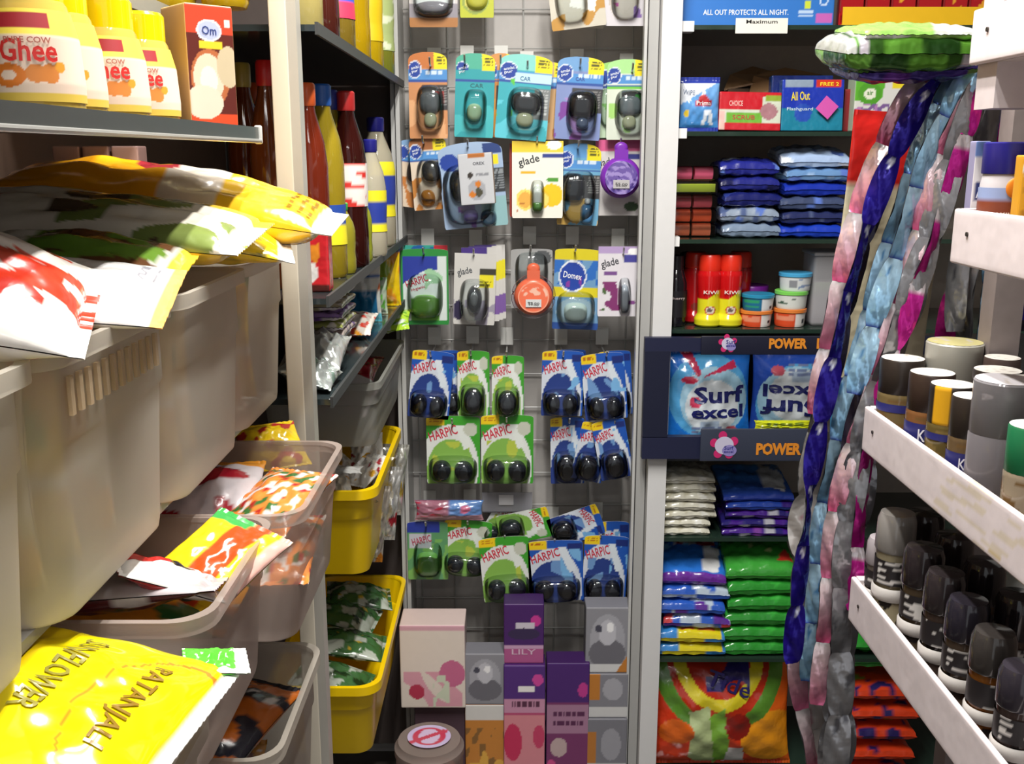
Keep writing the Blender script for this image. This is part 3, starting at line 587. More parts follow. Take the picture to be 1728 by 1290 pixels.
# second shelf
z = SZ['s2']+.001
def stand(label, R, Y, w_=None, z_=None, **k):
    cx, z0, w, h = rect(*R, Y); return cx, w, z0+h-(z_ if z_ is not None else z)
cx, w, h = stand('', (1148, 130, 1214, 220), 2.15)
pouch('wipe_pack', 'blue and white standing pouch at the left end of the second right shelf', 'pouch', (cx, 2.155, z), w, h, .03,
  [('bg', '3c70c8'), ('gr', '3f8fd8', '7fb0e4'), ('r', 0, .88, 1, 1, '2a3c9c'), ('p', [(0, .5), (0, .88), (.9, .88)], 'e4e8f0'), ('r', 0, 0, 1, .08, '2a3c9c'), ('r', .35, .45, .8, .58, 'b83038'), ('p', [(.42, .58), (.72, .58), (.57, .72)], 'c03a40'), ('e', .15, .33, .07, .06, 'e8c83c'), ('p', [(.55, .12), (.62, .4), (.8, .4), (.85, .12), (.75, .12), (.7, .3), (.64, .12)], 'e6eef8')],
  [('Prima', .58, .52, .08, .38, 'f4f4f4', 0), ('WIPE', .2, .72, .09, .3, '8a94a8', -6)], seal=.08, pin=.02)
cx, w, h = stand('', (1213, 156, 1318, 220), 2.15)
box_pack('scrub_pack', 'red, green and white flat pack between the blue pouch and blue sheets', 'pack', (cx, 2.165, z), w, .035, h,
  [('bg', 'cfd6c4'), ('r', 0, .55, .7, 1, 'c4202c'), ('r', 0, .88, 1, 1, 'c4202c'), ('r', 0, 0, 1, .18, 'c42430'), ('r', .12, .2, .7, .48, '6fae3c'), ('e', .8, .5, .14, .22, 'a87880'), ('r', .75, .75, 1, .92, '8fa83c'), ('r', 0, 0, .1, .5, 'e0b8b0')], 'b02430',
  texts=[('CHOICE', .27, .7, .14, .22, 'e8b8b0'), ('SCRUB', .4, .34, .12, .36, 'b83030')], rot=D(-6, 1, 0), m='film')
cx, w, h = stand('', (1320, 134, 1425, 220), 2.15)
for k, lab in enumerate(('blue and teal floor wipe pack with pink note on the second right shelf', 'dark blue pack standing just behind the one with the pink note')):
    o = box_pack('wipe_pack', lab, 'pack', (cx-.014*k, 2.165+.032*k, z), w, .026, h*(1+.1*k),
      [('bg', '1f7f9c'), ('r', 0, .45, 1, 1, '2038ac'), ('r', .05, .86, .5, 1, '8fa0b4'), ('r', .55, .86, .95, 1, 'd03828'), ('e', .35, .35, .14, .18, '2a50b4')] if k == 0 else '1a2a6c', '1d4a8c',
      texts=[('All Out', .3, .68, .17, .3, 'f0d820', 3), ('Flashguard', .3, .42, .08, .42, 'c0d4e4', 0), ('FREE 2', .76, .91, .07, .3, 'f8e030')] if k == 0 else None, rot=D(-4, 0, 0), m='film')
    if k == 0:
        t = tag(MB().box(-.017, 0, -.017, .017, .001, .017, 'd458b0').build('sticky_note', 'card', None, smooth=False, loc=(cx+.028, 2.1465, z+h*.46), rot=D(-4, 40, 0)), 'pink square note stuck on the blue and teal pack', 'note')
        MB().add([(-.017, -.0002, -.017), (-.017, -.0002, .004), (-.027, -.006, -.014)], [(0, 1, 2)], hx('b8489a')); 
for k, (R, Yk) in enumerate((((1425, 150, 1446, 220), 2.18),)):
    cx, w, h = stand('', R, Yk)
    box_pack('insecticide_box', 'dark red box in the gap beside the blue and teal pack', 'box', (cx, Yk+.03, z), w, .05, h, '8c2026', '6c181c')
cx, w, h = stand('', (1443, 128, 1545, 220), 2.15)
box_pack('air_freshener_box', 'white, green and purple freshener box next to the hanging strips', 'box', (cx, 2.18, z), w, .05, h,
  [('bg', 'd8d8d4'), ('n', .05, 0, 1, .5, 6, 4, 0, '7a5a94'), ('p', [(0, .55), (0, 1), (.5, .95), (.45, .6)], '5cae2c'), ('e', .25, .68, .2, .2, '4f9c28'), ('e', .25, .68, .1, .1, 'e8ecd8'), ('r', .6, .78, .97, .9, 'e8d428'), ('n', 0, .3, .4, .5, 3, 4, .2, 'b07ab4')], 'b8c8b0', texts=[('air', .25, .7, .08, .1, '4a8a30')])
# folded brown carton lying behind
t = thing('folded_carton', 'torn flat brown cardboard lying on the packs of the second right shelf', 'cardboard', (0, 0, 0))
a = P(1300, 150, 2.3)
for k, (x0, y0, x1, y1, Yk) in enumerate(((1222, 118, 1318, 150, 2.3), (1262, 120, 1388, 165, 2.26))):
    q = [P(x0, y1, Yk), P(x0+10, y0+8, Yk+.04), P((x0+x1)/2, y0-6, Yk+.08), P(x1, y0+6, Yk+.06), P(x1-6, y0+16, Yk), P((x0+x1)/2, y0+22, Yk-.02)]
    m_ = MB(); top = [list(p) for p in q]; bot = [[p[0], p[1], p[2]-.004] for p in top]; n = len(q)
    m_.add(top+bot, [tuple(range(n)), tuple(range(n, 2*n))[::-1]]+[(i, (i+1) % n, (i+1) % n+n, i+n) for i in range(n)], hx('a07c58')); m_.build('flap', 'card', t, smooth=False)
bz = SZ['s2']+.001
MB().box(P(1225, 200, 2.3).x, 2.29, bz, P(1380, 200, 2.3).x, 2.40, P(1300, 150, 2.3).z, '6c5038').build('carton_body', 'card', t, smooth=False)
# third shelf: scrubber packs and cloth packs, stacked
z = SZ['s3']+.001
def stack(name, label, cat, cx, Y, z, n, w, d, t, lay, group, seed=0, jit=.006, cols=None, side=None, m='film', rots=0, toptilt=0):
    """n flat pouches lying one on another, each an object of its own"""
    words = {0: 'bottom one', n-1: 'topmost'}
    for k in range(n):
        L = cols[k] if cols else lay
        r = random.Random(seed*31+k); nm = ['bottom', 'second', 'third', 'fourth', 'fifth', 'sixth', 'seventh', 'eighth', 'ninth'][k]
        lb = label % ('topmost' if k == n-1 else ('bottom-most' if k == 0 else nm+' from the bottom'))
        pouch(name, lb, cat, (cx+r.uniform(-jit, jit), Y+r.uniform(-jit, jit)*.5, z+t*.54+k*t*.97+(math.sin(math.radians(toptilt))*d*.42 if k == n-1 else 0)), w, d, t*1.06, L, rot=(-PI/2+(math.radians(toptilt) if k == n-1 else 0), 0, math.radians(r.uniform(-3, 3)+rots)), seed=seed+k, group=group, base='c', m=m, nu=30, nv=30, puff=.16, up=.14, pin=.03, seal=.015, back=L, wr=.003, droop=.004)
cx = P(1168, 340, 2.18).x; ph = P(1168, 280, 2.16).z-z; t5 = ph/5
for k, (c1, c2) in enumerate((('ff8a60', 'd85c34'), ('ff6c40', 'cc4828'), ('d8606c', 'a83c48'), ('c8dc50', '7cc050'), ('ff7098', 'd84870'))):
    nm = ('orange scrubber roll pack, bottom of the small left stack', 'deep orange scrubber roll pack, second from the bottom of the small left stack', 'dull red scrubber roll pack in the middle of the small left stack', 'flat lime green pack, second from top of the small left stack', 'bright pink scrubber roll pack on top of the small left stack')[k]
    t = thing('scrubber_pack', nm, 'scrubber', (cx, 2.19, z+k*t5), (0, 0, math.radians((k*7) % 5-2)), 'scrubber packs in the small stack')
    if k != 3:
        for s in (-1, 1):
            mb = MB(); n = 9; mb.tube([(s*.0225-.0195+i*.039/n, 0, t5*.5) for i in range(n+1)], t5*.46, c1, n=16)
            mb.build('roll', 'plastic', t)
    else: MB().box(-.044, -.035, t5*.2, .044, .035, t5*.75, c1).build('pad', 'plastic', t, smooth=False)
    f = MB().rbox(.1, .075, t5*.97, .006, 'f0f0f0', c=(0, 0, t5*.49), res=.02); f.build('wrapper', 'clear', t)
blue = lambda a, b, seed: [('bg', a), ('n', 0, 0, .45, 1, 2.2, seed, .2, b), ('r', .1, .3, .4, .7, 'a8b4d0'), ('n', .5, 0, 1, 1, 3, seed+3, .7, '5c78c4')]
ph = P(1255, 266, 2.15).z-z
stack('cloth_pack', 'navy cloth pack, %s in the middle stack of the third right shelf', 'cloth', P(1257, 340, 2.2).x, 2.215, z, 5, .125, .14, ph/5, None, 'navy cloth packs in the middle stack', 3, cols=[blue('7a8ca4', '3c4c78', 1), blue('8a98ac', '50608a', 2), blue('1c2264', '2c3a84', 3), blue('23297c', '1c2050', 4), blue('262c88', '8894b8', 5)])
ph = P(1365, 254, 2.15).z-z
stack('cloth_pack', 'royal blue cloth pack, %s in the tall stack beside the strips', 'cloth', P(1366, 340, 2.2).x, 2.215, z, 6, .145, .15, ph/6, None, 'blue cloth packs in the tall stack', 9, cols=[blue('1c3cb4', '6c98d0', 6), blue('28305c', '505c80', 7), blue('404c6c', '8090ac', 8), blue('1c34a8', 'b8c8e0', 9), blue('6890c0', '9cb8dc', 10), blue('a8c0e4', 'e4ecf8', 11)], toptilt=8)
# fourth shelf: bottles and tubs
z = SZ['s4']+.001
def bottle(name, label, cat, x, Y, z, prof, colr, cap=None, capc='c02020', lab=None, group=None, n=24, m='plastic', texts=None, sy=1.0, labm='card', rz=0, band=None):
    t = thing(name, label, cat, (x, Y, z), (0, 0, math.radians(rz)), group)
    MB().lathe(prof, n, colr, sy=sy).build('body', m, t)
    if cap: MB().lathe(cap, n, capc, sy=sy).build('cap', 'plastic', t)
    if lab:
        z0, z1, design = lab; R_ = np.interp([z0, (z0+z1)/2, z1], [p[1] for p in prof], [p[0] for p in prof]).max()
        P_ = [(np.interp(zz, [p[1] for p in prof], [p[0] for p in prof])+.0008, zz) for zz in np.linspace(z0, z1, 14)]
        lb_ = MB().lathe(P_, 40, design, sy=sy).build('label', labm, t)
        if texts:
            sf = lambda X, Z, l: np.stack([(R_+.0018)*np.sin(X/R_), -(R_+.0018)*np.cos(X/R_)*sy, Z], -1)
            letters(lb_, 2*R_, z1-z0, texts, surf=sf, z0=z0, cut=.006)
    return t
H = P(1190, 430, 2.16).z-z; r = .026
def sauce(x, Y, lab, dark=False):
    pr = [(0, 0), (r*.95, 0), (r*1.12, .004), (r*1.15, .016), (r*.9, .028), (r*.92, H*.42), (r*1.0, H*.6), (r*1.02, H*.72), (r*.95, H*.76), (r*.92, H*.78)]
    L = [('bg', 'e4dc28'), ('p', [(0, .5), (0, 1), (1, 1), (1, .62), (.62, .66), (.45, .5)], 'c81418'), ('e', .5, .3, .085, .08, 'c04030'), ('e', .5, .3, .07, .065, 'e8dcc8'), ('e', .49, .3, .04, .04, '6a5a54')]
    if dark: L = [('bg', 'a81418'), ('e', .5, .3, .08, .08, '7a2a20')]
    return bottle('cleaner_bottle', lab, 'bottle', x, Y, z, pr, L, [(r*.9, H*.78), (r*.92, H*.8), (r*.9, H*.97), (r*.8, H), (0, H)], 'e0301c', lab=(H*.3, H*.62, L) if False else None, m='gloss', rz=0)
for px, Y, lab, dk in ((1172, 2.22, 'red squeeze bottle standing behind the left yellow and red one', True), (1196, 2.165, 'yellow and red squeeze bottle, left of the two in front', False), (1231, 2.165, 'yellow and red squeeze bottle, right of the two in front', False), (1247, 2.235, 'red bottle half hidden behind the right yellow and red one', True)):
    t = sauce(P(px, 500, Y).x, Y, lab, dk)
    if not dk:
        sf = lambda X, Z, l: np.stack([(r+.0018)*np.sin(X/r), -(r+.0018)*np.cos(X/r), Z], -1); letters(t, 2*r, H, [('KIWI', .5, .49, .05, .6, 'f0e8e0')], surf=sf, cut=.005)
for px, Y, lab in ((1133, 2.17, 'tall black bottle at the left end of the bottle shelf'), (1150, 2.24, 'black bottle behind the tall black one')):
    bottle('polish_bottle', lab, 'bottle', P(px, 500, Y).x+.009, Y, z, [(0, 0), (.023, 0), (.024, .01), (.024, H*.6), (.016, H*.78), (.014, H*.8)], '16141a', [(.015, H*.78), (.015, H*.98), (0, H)], '1c1a1e', lab=(.02, H*.5, [('bg', '1a181e'), ('n', .4, .1, .6, .4, 2, 3, .2, '5a3c2c')]), m='gloss', texts=[('Cherry', .5, .72, .13, .75, 'c8b8b8')])
def tub(px, Y, zb, hh, rr, label, lidc, body, texts=None):
    t = thing('plastic_tub', label, 'tub', (P(px, 520, Y).x, Y, zb))
    MB().lathe([(0, 0), (rr*.9, 0), (rr*.93, .003), (rr, hh*.82)], 36, body).build('body', 'card', t)
    MB().lathe([(rr*1.03, hh*.78), (rr*1.05, hh*.8), (rr*1.05, hh*.97), (rr*1.0, hh), (rr*.9, hh*.985), (0, hh*.98)], 36, lidc).build('lid', 'plastic', t)
    return t
rr = .034; h1 = (P(1276, 496, 2.16).z-z)/2
bx = [('bg', 'e8e4e0'), ('r', 0, 0, .52, 1, 'd84c24'), ('n', .3, .1, .5, .8, 3, 3, 0, 'e89070'), ('r', .6, .25, .64, .5, '20202a')]
bt = [('bg', 'dfe3e6'), ('r', 0, 0, .5, 1, '1d6c94'), ('n', .3, .3, .48, .8, 3, 5, .2, '2f9c6c'), ('r', .6, .2, .64, .4, '20202a')]
tub(1276, 2.17, z, h1, rr, 'tub with orange side and orange lid, bottom left of the tub stacks', 'e08038', bx)
tub(1278, 2.168, z+h1, h1, rr, 'tub with blue side and teal lid stacked on an orange one', '2c8cb4', bt)
tub(1268, 2.26, z, h1*2.2, rr, 'tub with purple lid standing behind the two-high stack', '8c2cac', 'a8a4b0')
h3 = (P(1338, 460, 2.16).z-z)/3
tub(1333, 2.17, z, h3, rr, 'tub with orange side at the bottom of the three-high stack', 'e08038', bx)
tub(1334, 2.169, z+h3, h3, rr, 'white tub with green lid in the middle of the three-high stack', '7cd05c', [('bg', 'd8dcd6'), ('n', .3, .3, .5, .9, 3, 7, .4, '3a5a4a')])
tub(1339, 2.17, z+2*h3, h3, rr, 'white tub with light blue lid on top of the three-high stack', '48a4d4', [('bg', 'd6dadc'), ('r', .4, .2, .48, .7, '8a8c94'), ('n', .5, .1, .7, .8, 4, 7, .2, '7c90b4')])
cx, w, h = stand('', (1368, 428, 1440, 556), 2.17)
t = thing('plastic_container', 'tall clear plastic container standing right of the three-high tub stack', 'container', (cx, 2.2, z))
MB().rbox(w, .09, h, .008, 'c8c8cc', c=(0, 0, h/2), res=.02).build('body', 'frost', t)
MB().rbox(w*.9, .08, h*.6, .006, [('bg', 'a8a4a8'), ('r', 0, 0, 1, .3, '9a8c94'), ('r', 0, .8, 1, 1, 'a8b4a0')], c=(0, 0, h*.32), res=.02).build('contents', 'card', t)
MB().rbox(w*1.05, .1, .008, .003, 'd8d8dc', c=(0, 0, h), res=.02).build('rim', 'frost', t)
# fifth shelf: navy display box with detergent bags
z = SZ['s5']
X0 = P(1088, 600, 2.07).x; X1 = X0+.62; ztop = SZ['s4']-.01
t = thing('display_box', 'navy blue open detergent display box with orange lettering', 'display box', (0, 0, 0))
nb = '1b1f3c'
zl = P(1140, 775, 2.07).z; zlt = P(1140, 738, 2.07).z; ztl = P(1140, 594, 2.07).z
MB().box(X0, 2.07, zl, X1, 2.09, zlt, nb).build('lower_lip', 'card', t, smooth=False)
MB().box(X0, 2.072, ztl, X1, 2.09, ztop, nb).build('top_header', 'card', t, smooth=False)
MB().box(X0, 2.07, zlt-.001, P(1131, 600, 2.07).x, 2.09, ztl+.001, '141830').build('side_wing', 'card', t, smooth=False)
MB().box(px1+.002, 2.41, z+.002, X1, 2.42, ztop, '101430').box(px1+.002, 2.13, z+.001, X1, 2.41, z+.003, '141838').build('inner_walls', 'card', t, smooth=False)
sx0 = P(1182, 750, 2.05).x; sz0 = P(1200, 779, 2.05).z; sz1 = P(1200, 724, 2.05).z
MB().rbox(X1-sx0, .004, sz1-sz0, .0018, '343a4c', c=((X1+sx0)/2, 2.052, (sz0+sz1)/2), res=.03).build('front_sign', 'card', t); s_front = bpy.data.objects['front_sign']
tx = P(1183, 580, 2.065).x
MB().rbox(X1-tx, .004, .04, .0018, '15172c', c=((X1+tx)/2, 2.066, (ztl+ztop)/2), res=.03).build('top_sign', 'card', t); s_top = bpy.data.objects['top_sign']
def emblem(par, x, y, zc, s):
    m_ = MB(); A = np.linspace(0, 2*PI, 41)[:-1]
    def blob(cx, cz, rx, rz, c, dy): m_.add([(cx+rx*math.cos(a), y-dy, cz+rz*math.sin(a)) for a in A], [tuple(range(40))], hx(c))
    for a in (100, 25, 165, 235, 300): blob(x+s*.8*math.cos(math.radians(a)), zc+s*.8*math.sin(math.radians(a)), s*.32, s*.34, 'c8286c', .0004)
    blob(x, zc, s*.72, s*.7, 'c8c4dc', .0008); blob(x+s*.4, zc-s*.4, s*.55, s*.45, '8c84c0', .001)
    m_.build('emblem', 'card', par, smooth=False); l_ = letters(par, .04, .04, [('Surf', .5, .5, .22, .5, '2c2c84'), ('excel', .5, .3, .14, .5, '2c2c84')], lift=.0014); l_.location = (x+s*.35, y, zc-s*.9)
emblem(s_top, P(1228, 580, 2.064).x, 2.0635, P(1228, 580, 2.064).z, .018)
emblem(s_front, P(1222, 752, 2.05).x, 2.0495, P(1222, 752, 2.05).z, .028)
for px, py, Y, hh in ((1330, 580, 2.0635, .023), (1314, 758, 2.0495, .027)):
    p = P(px, py, Y); sg = s_top if py < 700 else s_front; l_ = letters(sg, .2, hh, [('POWER', .5, .5, 1, .4 if py < 700 else .48, 'e08c28')], lift=.0006, bold=.05); l_.location = (p.x, p.y, p.z-hh/2)
    for k, wd in enumerate(('BRANDS',)): l_ = letters(sg, .2, hh, [(wd, .5, .5, 1, .45, 'e08c28')], lift=.0006, bold=.05); l_.location = (p.x+.105, p.y, p.z-hh/2)
surf_d = [('gr', '1a7ce0', '2a78dc'), ('e', .5, .55, .47, .42, '5cb0e8'), ('e', .56, .5, .4, .34, 'a8d4ec'), ('e', .54, .45, .32, .27, 'dfe8ee'), ('p', [(.2, 1), (.33, 1), (.42, .78), (.38, .74)], 'c03054'), ('p', [(.42, .74), (.8, .9), (.84, .82), (.7, .8)], 'cc3058'), ('e', .28, .72, .1, .035, 'c82c50'), ('e', .34, .5, .07, .06, 'd03c60'), ('r', .4, .2, .62, .3, 'b0c4dc'), ('e', .76, .2, .07, .05, 'c8586a'), ('r', 0, 0, 1, .05, '1a4ca8'), ('t', .3, .12, .65, .24, 3, '7888b0')]
h = P(1190, 596, 2.15).z-z-.004
txt = [('Surf', .62, .57, .17, .6, '22286c', 0), ('excel', .6, .4, .13, .62, '22286c', 0)]
pouch('detergent_bag', 'bright blue detergent bag standing upright at the left in the navy display', 'bag', (P(1197, 670, 2.17).x, 2.175, z+.004), P(1274, 670, 2.17).x-P(1124, 670, 2.17).x, h, .075, surf_d, txt, seed=3, seal=.03, wr=.004, rot=D(-4, -2, 0), bold=.03, nu=90, nv=90)
o = pouch('detergent_bag', 'blue detergent bag standing upside down at the right in the navy display', 'bag', (P(1350, 670, 2.17).x, 2.18, z+.004+h*1.02), P(1274, 670, 2.17).x-P(1124, 670, 2.17).x+.02, h, .075, [('bg', '2a52b8')]+surf_d[1:], txt, seed=5, seal=.03, wr=.004, rot=(math.radians(-4), PI, 0), bold=.03, nu=90, nv=90)
for k, lab in enumerate(('yellow sachet pack lying before the upside-down blue bag',)):
    pouch('sachet_pack', lab, 'sachet', P(1320, 718, 2.1), P(1368, 718, 2.1).x-P(1272, 718, 2.1).x, .022, .012, [('bg', 'c8d020'), ('t', .2, .2, .9, .8, 1, '6c8020')], base='c', seal=.02)
# sixth shelf
z = SZ['s6']+.001; ph = P(1150, 800, 2.13).z-z
stack('napkin_pack', 'cream white plastic pack, %s in the left stack under the navy display', 'pack', P(1152, 850, 2.2).x, 2.2, z, 7, .118, .14, ph/7, [('bg', 'd6d4c4'), ('n', 0, 0, 1, 1, 3, 4, .4, 'c8c4ae'), ('n', 0, 0, 1, 1, 4, 8, .7, 'e6e6de')], 'cream packs stacked under the display', 21, jit=.009)
ph = P(1265, 828, 2.13).z-z
pd = lambda s: [('bg', '48208c'), ('n', 0, 0, 1, 1, 2.5, s, .1, '2c2474'), ('n', 0, 0, 1, 1, 4, s+4, .7, '7c3c9c'), ('r', .6, .0, .75, .12, 'b4b4c0')]
stack('detergent_pack', 'purple and blue detergent pack, %s in the stack under the lettered sign', 'pack', P(1268, 850, 2.2).x, 2.2, z, 5, .16, .15, ph/5, None, 'purple detergent packs stacked under the display', 31, jit=.006, cols=[pd(1), pd(2), pd(3), [('bg', '2c4cb0'), ('n', 0, 0, 1, 1, 2.5, 3, .4, '3c2484')], [('bg', '3a7cc8'), ('gr', '2c44a8', '4c94d8'), ('p', [(.6, .2), (.9, .1), (.98, .6), (.65, 1)], 'd4d8dc'), ('n', 0, .6, .3, 1, 3, 3, .2, '2c3c9c')]], toptilt=12)
# seventh shelf
z = SZ['s7']+.001; ph = P(1165, 962, 2.13).z-z
bl2 = lambda s: [('bg', '2c5cc0'), ('n', 0, 0, 1, .4, 3, s, .2, 'b8c8d8'), ('n', 0, 0, 1, 1, 2.6, s+1, .3, '5c2c94'), ('n', 0, 0, .4, .5, 3, s+2, .7, 'c83c40')]
yl = [('bg', '3888d0'), ('r', .3, 0, .95, .3, 'e0d020'), ('t', .35, .02, .9, .28, 2, 'c05030'), ('n', 0, .3, 1, 1, 3, 4, .3, '7ab4e0')]
stack('detergent_pack', 'blue and purple soap pack, %s in the stack beside the green packs', 'pack', P(1166, 1000, 2.2).x, 2.2, z, 6, .155, .15, ph/6, None, 'blue soap packs in the lower left stack', 41, jit=.01, cols=[yl, yl, bl2(2), bl2(5), bl2(8), [('bg', '2c74d4'), ('r', .25, .7, .9, 1, 'd8d4d0'), ('n', .25, .7, .9, .95, 4, 3, .1, 'b8303c'), ('p', [(.65, .1), (.9, .1), (.95, .65), (.72, .7)], 'e2e4e6'), ('n', 0, .4, .5, .75, 2, 3, .2, '74b4e8'), ('r', 0, 0, 1, .08, '6c2c9c')]], rots=-4, toptilt=16)
ph = P(1260, 950, 2.13).z-z
gr = [('bg', '2f9434'), ('n', 0, 0, 1, 1, 3, 5, .9, '3cae40')]
stack('detergent_pack', 'green detergent pack, %s in the right stack below the navy display', 'pack', P(1272, 1000, 2.2).x, 2.2, z, 6, .165, .15, ph/6, None, 'green packs in the lower right stack', 51, jit=.004, cols=[gr]*5+[[('bg', '3fa03c'), ('r', .05, .75, .8, 1, 'b8bc90'), ('n', .1, .75, .7, 1, 4, 3, .3, 'a03830'), ('n', .1, .4, .7, .8, 3, 6, .2, 'c8d890'), ('p', [(.72, .2), (.98, .2), (.92, .5)], 'd83a30')]], toptilt=14)
# bottom: big orange detergent bag, more packs behind the strips
z = SZ['s8']
R = P(1223, 1200, 2.1)
tide = [('gr', 'd8401c', 'c83018'), ('d', 1, .35, .95, 1.5, 'e4641c'), ('e', .86, .3, .22, .25, 'ec9a20'), ('e', .5, .9, .44, .55, '5a8c30'), ('e', .5, .95, .34, .48, 'b83018'), ('e', .5, .98, .3, .42, 'd8c828'), ('e', .5, 1.02, .22, .36, 'b82c18'), ('p', [(.3, .1), (.28, .55), (.42, .6), (.5, .02), (.36, .02)], 'b8c890'), ('p', [(.42, .5), (.52, .6), (.58, .1), (.48, .0)], '7cb03c'), ('e', .62, .42, .09, .12, '8c2018'), ('p', [(.54, .02), (.56, .22), (.66, .22), (.68, .04)], 'e0dcdc'), ('e', .2, .35, .12, .12, 'e0681c'), ('n', .4, .72, .7, .95, 3, 4, -.1, '2c2468')]
w = P(1355, 1200, 2.1).x-P(1092, 1200, 2.1).x
o = pouch('detergent_bag', 'big orange detergent bag with green and yellow rings on the lowest right shelf', 'bag', (R.x, 2.17, z+.002), w, (P(1223, 1122, 2.14).z-z)*.97, .12, tide, None, seed=8, seal=.03, wr=.006, rot=D(-8, 0, 0), nu=130, nv=110)
letters(o, w, P(1223, 1122, 2.14).z-z, [('Tide', .55, .78, .14, .3, '241c60', -20)], lift=.055)
for k in range(5):
    zz = P(1460, 1290-k*34, 2.14).z
    pouch('detergent_pack', 'orange and navy soap pack, %s in the stack low beyond the strips' % (['lowest', 'second lowest', 'middle', 'second highest', 'topmost'][k]), 'pack', (P(1470, 1200, 2.2).x, 2.2, zz-.02), .17, .15, .034, [('bg', 'dc4420'), ('n', .1, 0, .9, .3, 4, k, .3, '2c2460'), ('n', .1, .3, .9, .6, 3, k+4, .5, '90a83c')], rot=(-PI/2, 0, 0), base='c', seed=60+k, puff=.16, up=.16, seal=.02, nu=22, nv=22, droop=.004, group='orange soap packs between strips and rack')
for k in range(2):
    zz = P(1460, 1105-k*28, 2.14).z
    pouch('detergent_pack', 'green soap pack lying on the lower right shelf, %s of two beyond the strips' % ('lower', 'upper')[k], 'pack', (P(1470, 1080, 2.2).x, 2.2, zz-.012), .17, .15, .03, gr, rot=(-PI/2, 0, 0), base='c', seed=70+k, puff=.16, up=.16, seal=.02, nu=22, nv=22, droop=.004, group='green packs beyond the strips')
# ---------------------------------------------------------------- white wooden spice rack at the right
XR = .44
sr = thing('spice_rack', 'white wooden spice rack with deep front lips, close at the right', 'rack', (XR, .6, 0))
def Lr(o): o.location = (-XR, -.6, 0); return o
wd = 'ddd2d4'
def lip(z0, z1, y0, y1, wx=.007):
    mb = MB(); mb.rbox(wx, y1-y0, z1-z0, .0025, [('bg', wd)], [('bg', wd), ('n', .25 if z1 > 1.25 and z1 < 1.45 else 2, 0, .8, 1, 11, 4, .35, 'd3c6b6'), ('n', .3 if z1 > 1.25 and z1 < 1.45 else 2, 0, .7, .8, 17, 9, .7, 'c8b48c')], c=(XR+wx/2, (y0+y1)/2, (z0+z1)/2), res=.004)
    Lr(mb.build('front_lip', 'wood', sr)); Lr(MB().box(XR+wx, y1-.014, z0, XR+.16, y1, z1, wd).build('end_lip', 'wood', sr, smooth=False))
    m2 = MB(); m2.tube([(XR-.0015, y1-.035, (z0+z1)/2+.004), (XR+.004, y1-.035, (z0+z1)/2+.004)], .0022, '4a4440', n=10); Lr(m2.build('screw', 'metal', sr))
yA, yB = 1.01, 1.212
shelf_z = {}
for key, ztop, zbot, y1 in (('r1', PX(1628, 22, XR).z, PX(1628, 112, XR).z, yA), ('r2', PX(1596, 350, XR).z, PX(1588, 440, XR).z, yA), ('r3', PX(1480, 700, XR).z, PX(1472, 775, XR).z, yB), ('r4', PX(1450, 990, XR).z, PX(1445, 1065, XR).z, yB)):
    lip(zbot, ztop, .12, y1); shelf_z[key] = zbot+.012
    Lr(MB().box(XR+.007, .12, zbot, XR+.16, y1-.014, zbot+.012, 'cfc6c4').build('shelf_board', 'wood', sr, smooth=False))
zl_ = shelf_z['r4']-.24
for Yp, z0, z1 in ((.985, PX(1636, 185, XR).z, 2.05), (.2, .0, 2.05)):
    Lr(MB().box(XR+.0075, Yp-.02, z0, XR+.05, Yp+.02, z1, 'cabfc0').build('post', 'wood', sr, smooth=False))
Lr(MB().box(XR+.125, 1.165, 0, XR+.16, 1.197, 2.05, '8a7f7c').build('post', 'wood', sr, smooth=False))
Lr(MB().box(XR+.13, .1, 0, XR+.165, .14, 2.05, '8a7f7c').build('post', 'wood', sr, smooth=False))

# ---- spice jars
def fit(px, py, prad, back):
    """jar of pixel radius prad standing 'back' metres behind the lip: its x, Y and radius"""
    u = (px-864)/F; v = (py-645)/F; k = u/(CP-v*SP); x0 = XR+.010+back
    x = x0/(1-prad*CP/(F*k)); Y = x/k; return x, Y, prad*Y/F
def jar(label, px, py, Y, sh, rr, hh, lidc, body, band=None, text=None, lidtop='d8d4cc', group=None, lid_h=.018, m='oil', name='spice_jar'):
    """px, py = pixel of the centre of the lid; hh follows from the shelf it stands on"""
    x_, Y, rr = fit(px, py, rr, Y)
    zt = P(px, py, Y); z0 = sh
    hh = zt.z-z0; x = zt.x
    t = thing(name, label, 'jar', (x, Y, z0), (0, 0, 0), group)
    MB().lathe([(0, 0), (rr*.94, 0), (rr, .003), (rr, hh*.6), (rr*.93, hh*.65), (rr*.9, hh*.7)], 26, body).build('glass', m, t)
    ld_ = MB().lathe([(rr*.96, hh*.61), (rr*.99, hh*.62), (rr*.99, hh-.002), (rr*.94, hh-.0002)], 26, lidc).build('lid', m if m in ('frost', 'glass') else 'plastic', t)
    mb = MB(); U, V = np.meshgrid(np.linspace(0, 1, 27), np.linspace(.001, 1, 8)); th = U*2*PI
    mb.grid(V*rr*.95*np.cos(th), V*rr*.95*np.sin(th), np.full_like(V, hh), paint([('bg', lidtop), ('n', 0, 0, 1, 1, 5, int(px), .6, 'b8b0a8')], V*np.cos(th)/2+.5, V*np.sin(th)/2+.5)); mb.build('lid_top', 'card', ld_)
    if band: 
        b0, b1, bc = band; lb_ = MB().lathe([(rr+.0006, hh*b0), (rr+.0006, hh*b1)], 26, bc).build('label', 'card', t)
        if text:
            sf = lambda X, Z, l: np.stack([(rr+.0012)*np.sin(X/rr), -(rr+.0012)*np.cos(X/rr), Z], -1)
            letters(lb_, 2*rr, hh*(b1-b0), [(text, .42, .5, .55, .62, 'e6e4ee')], surf=sf, z0=hh*b0, cut=.005)
    return t
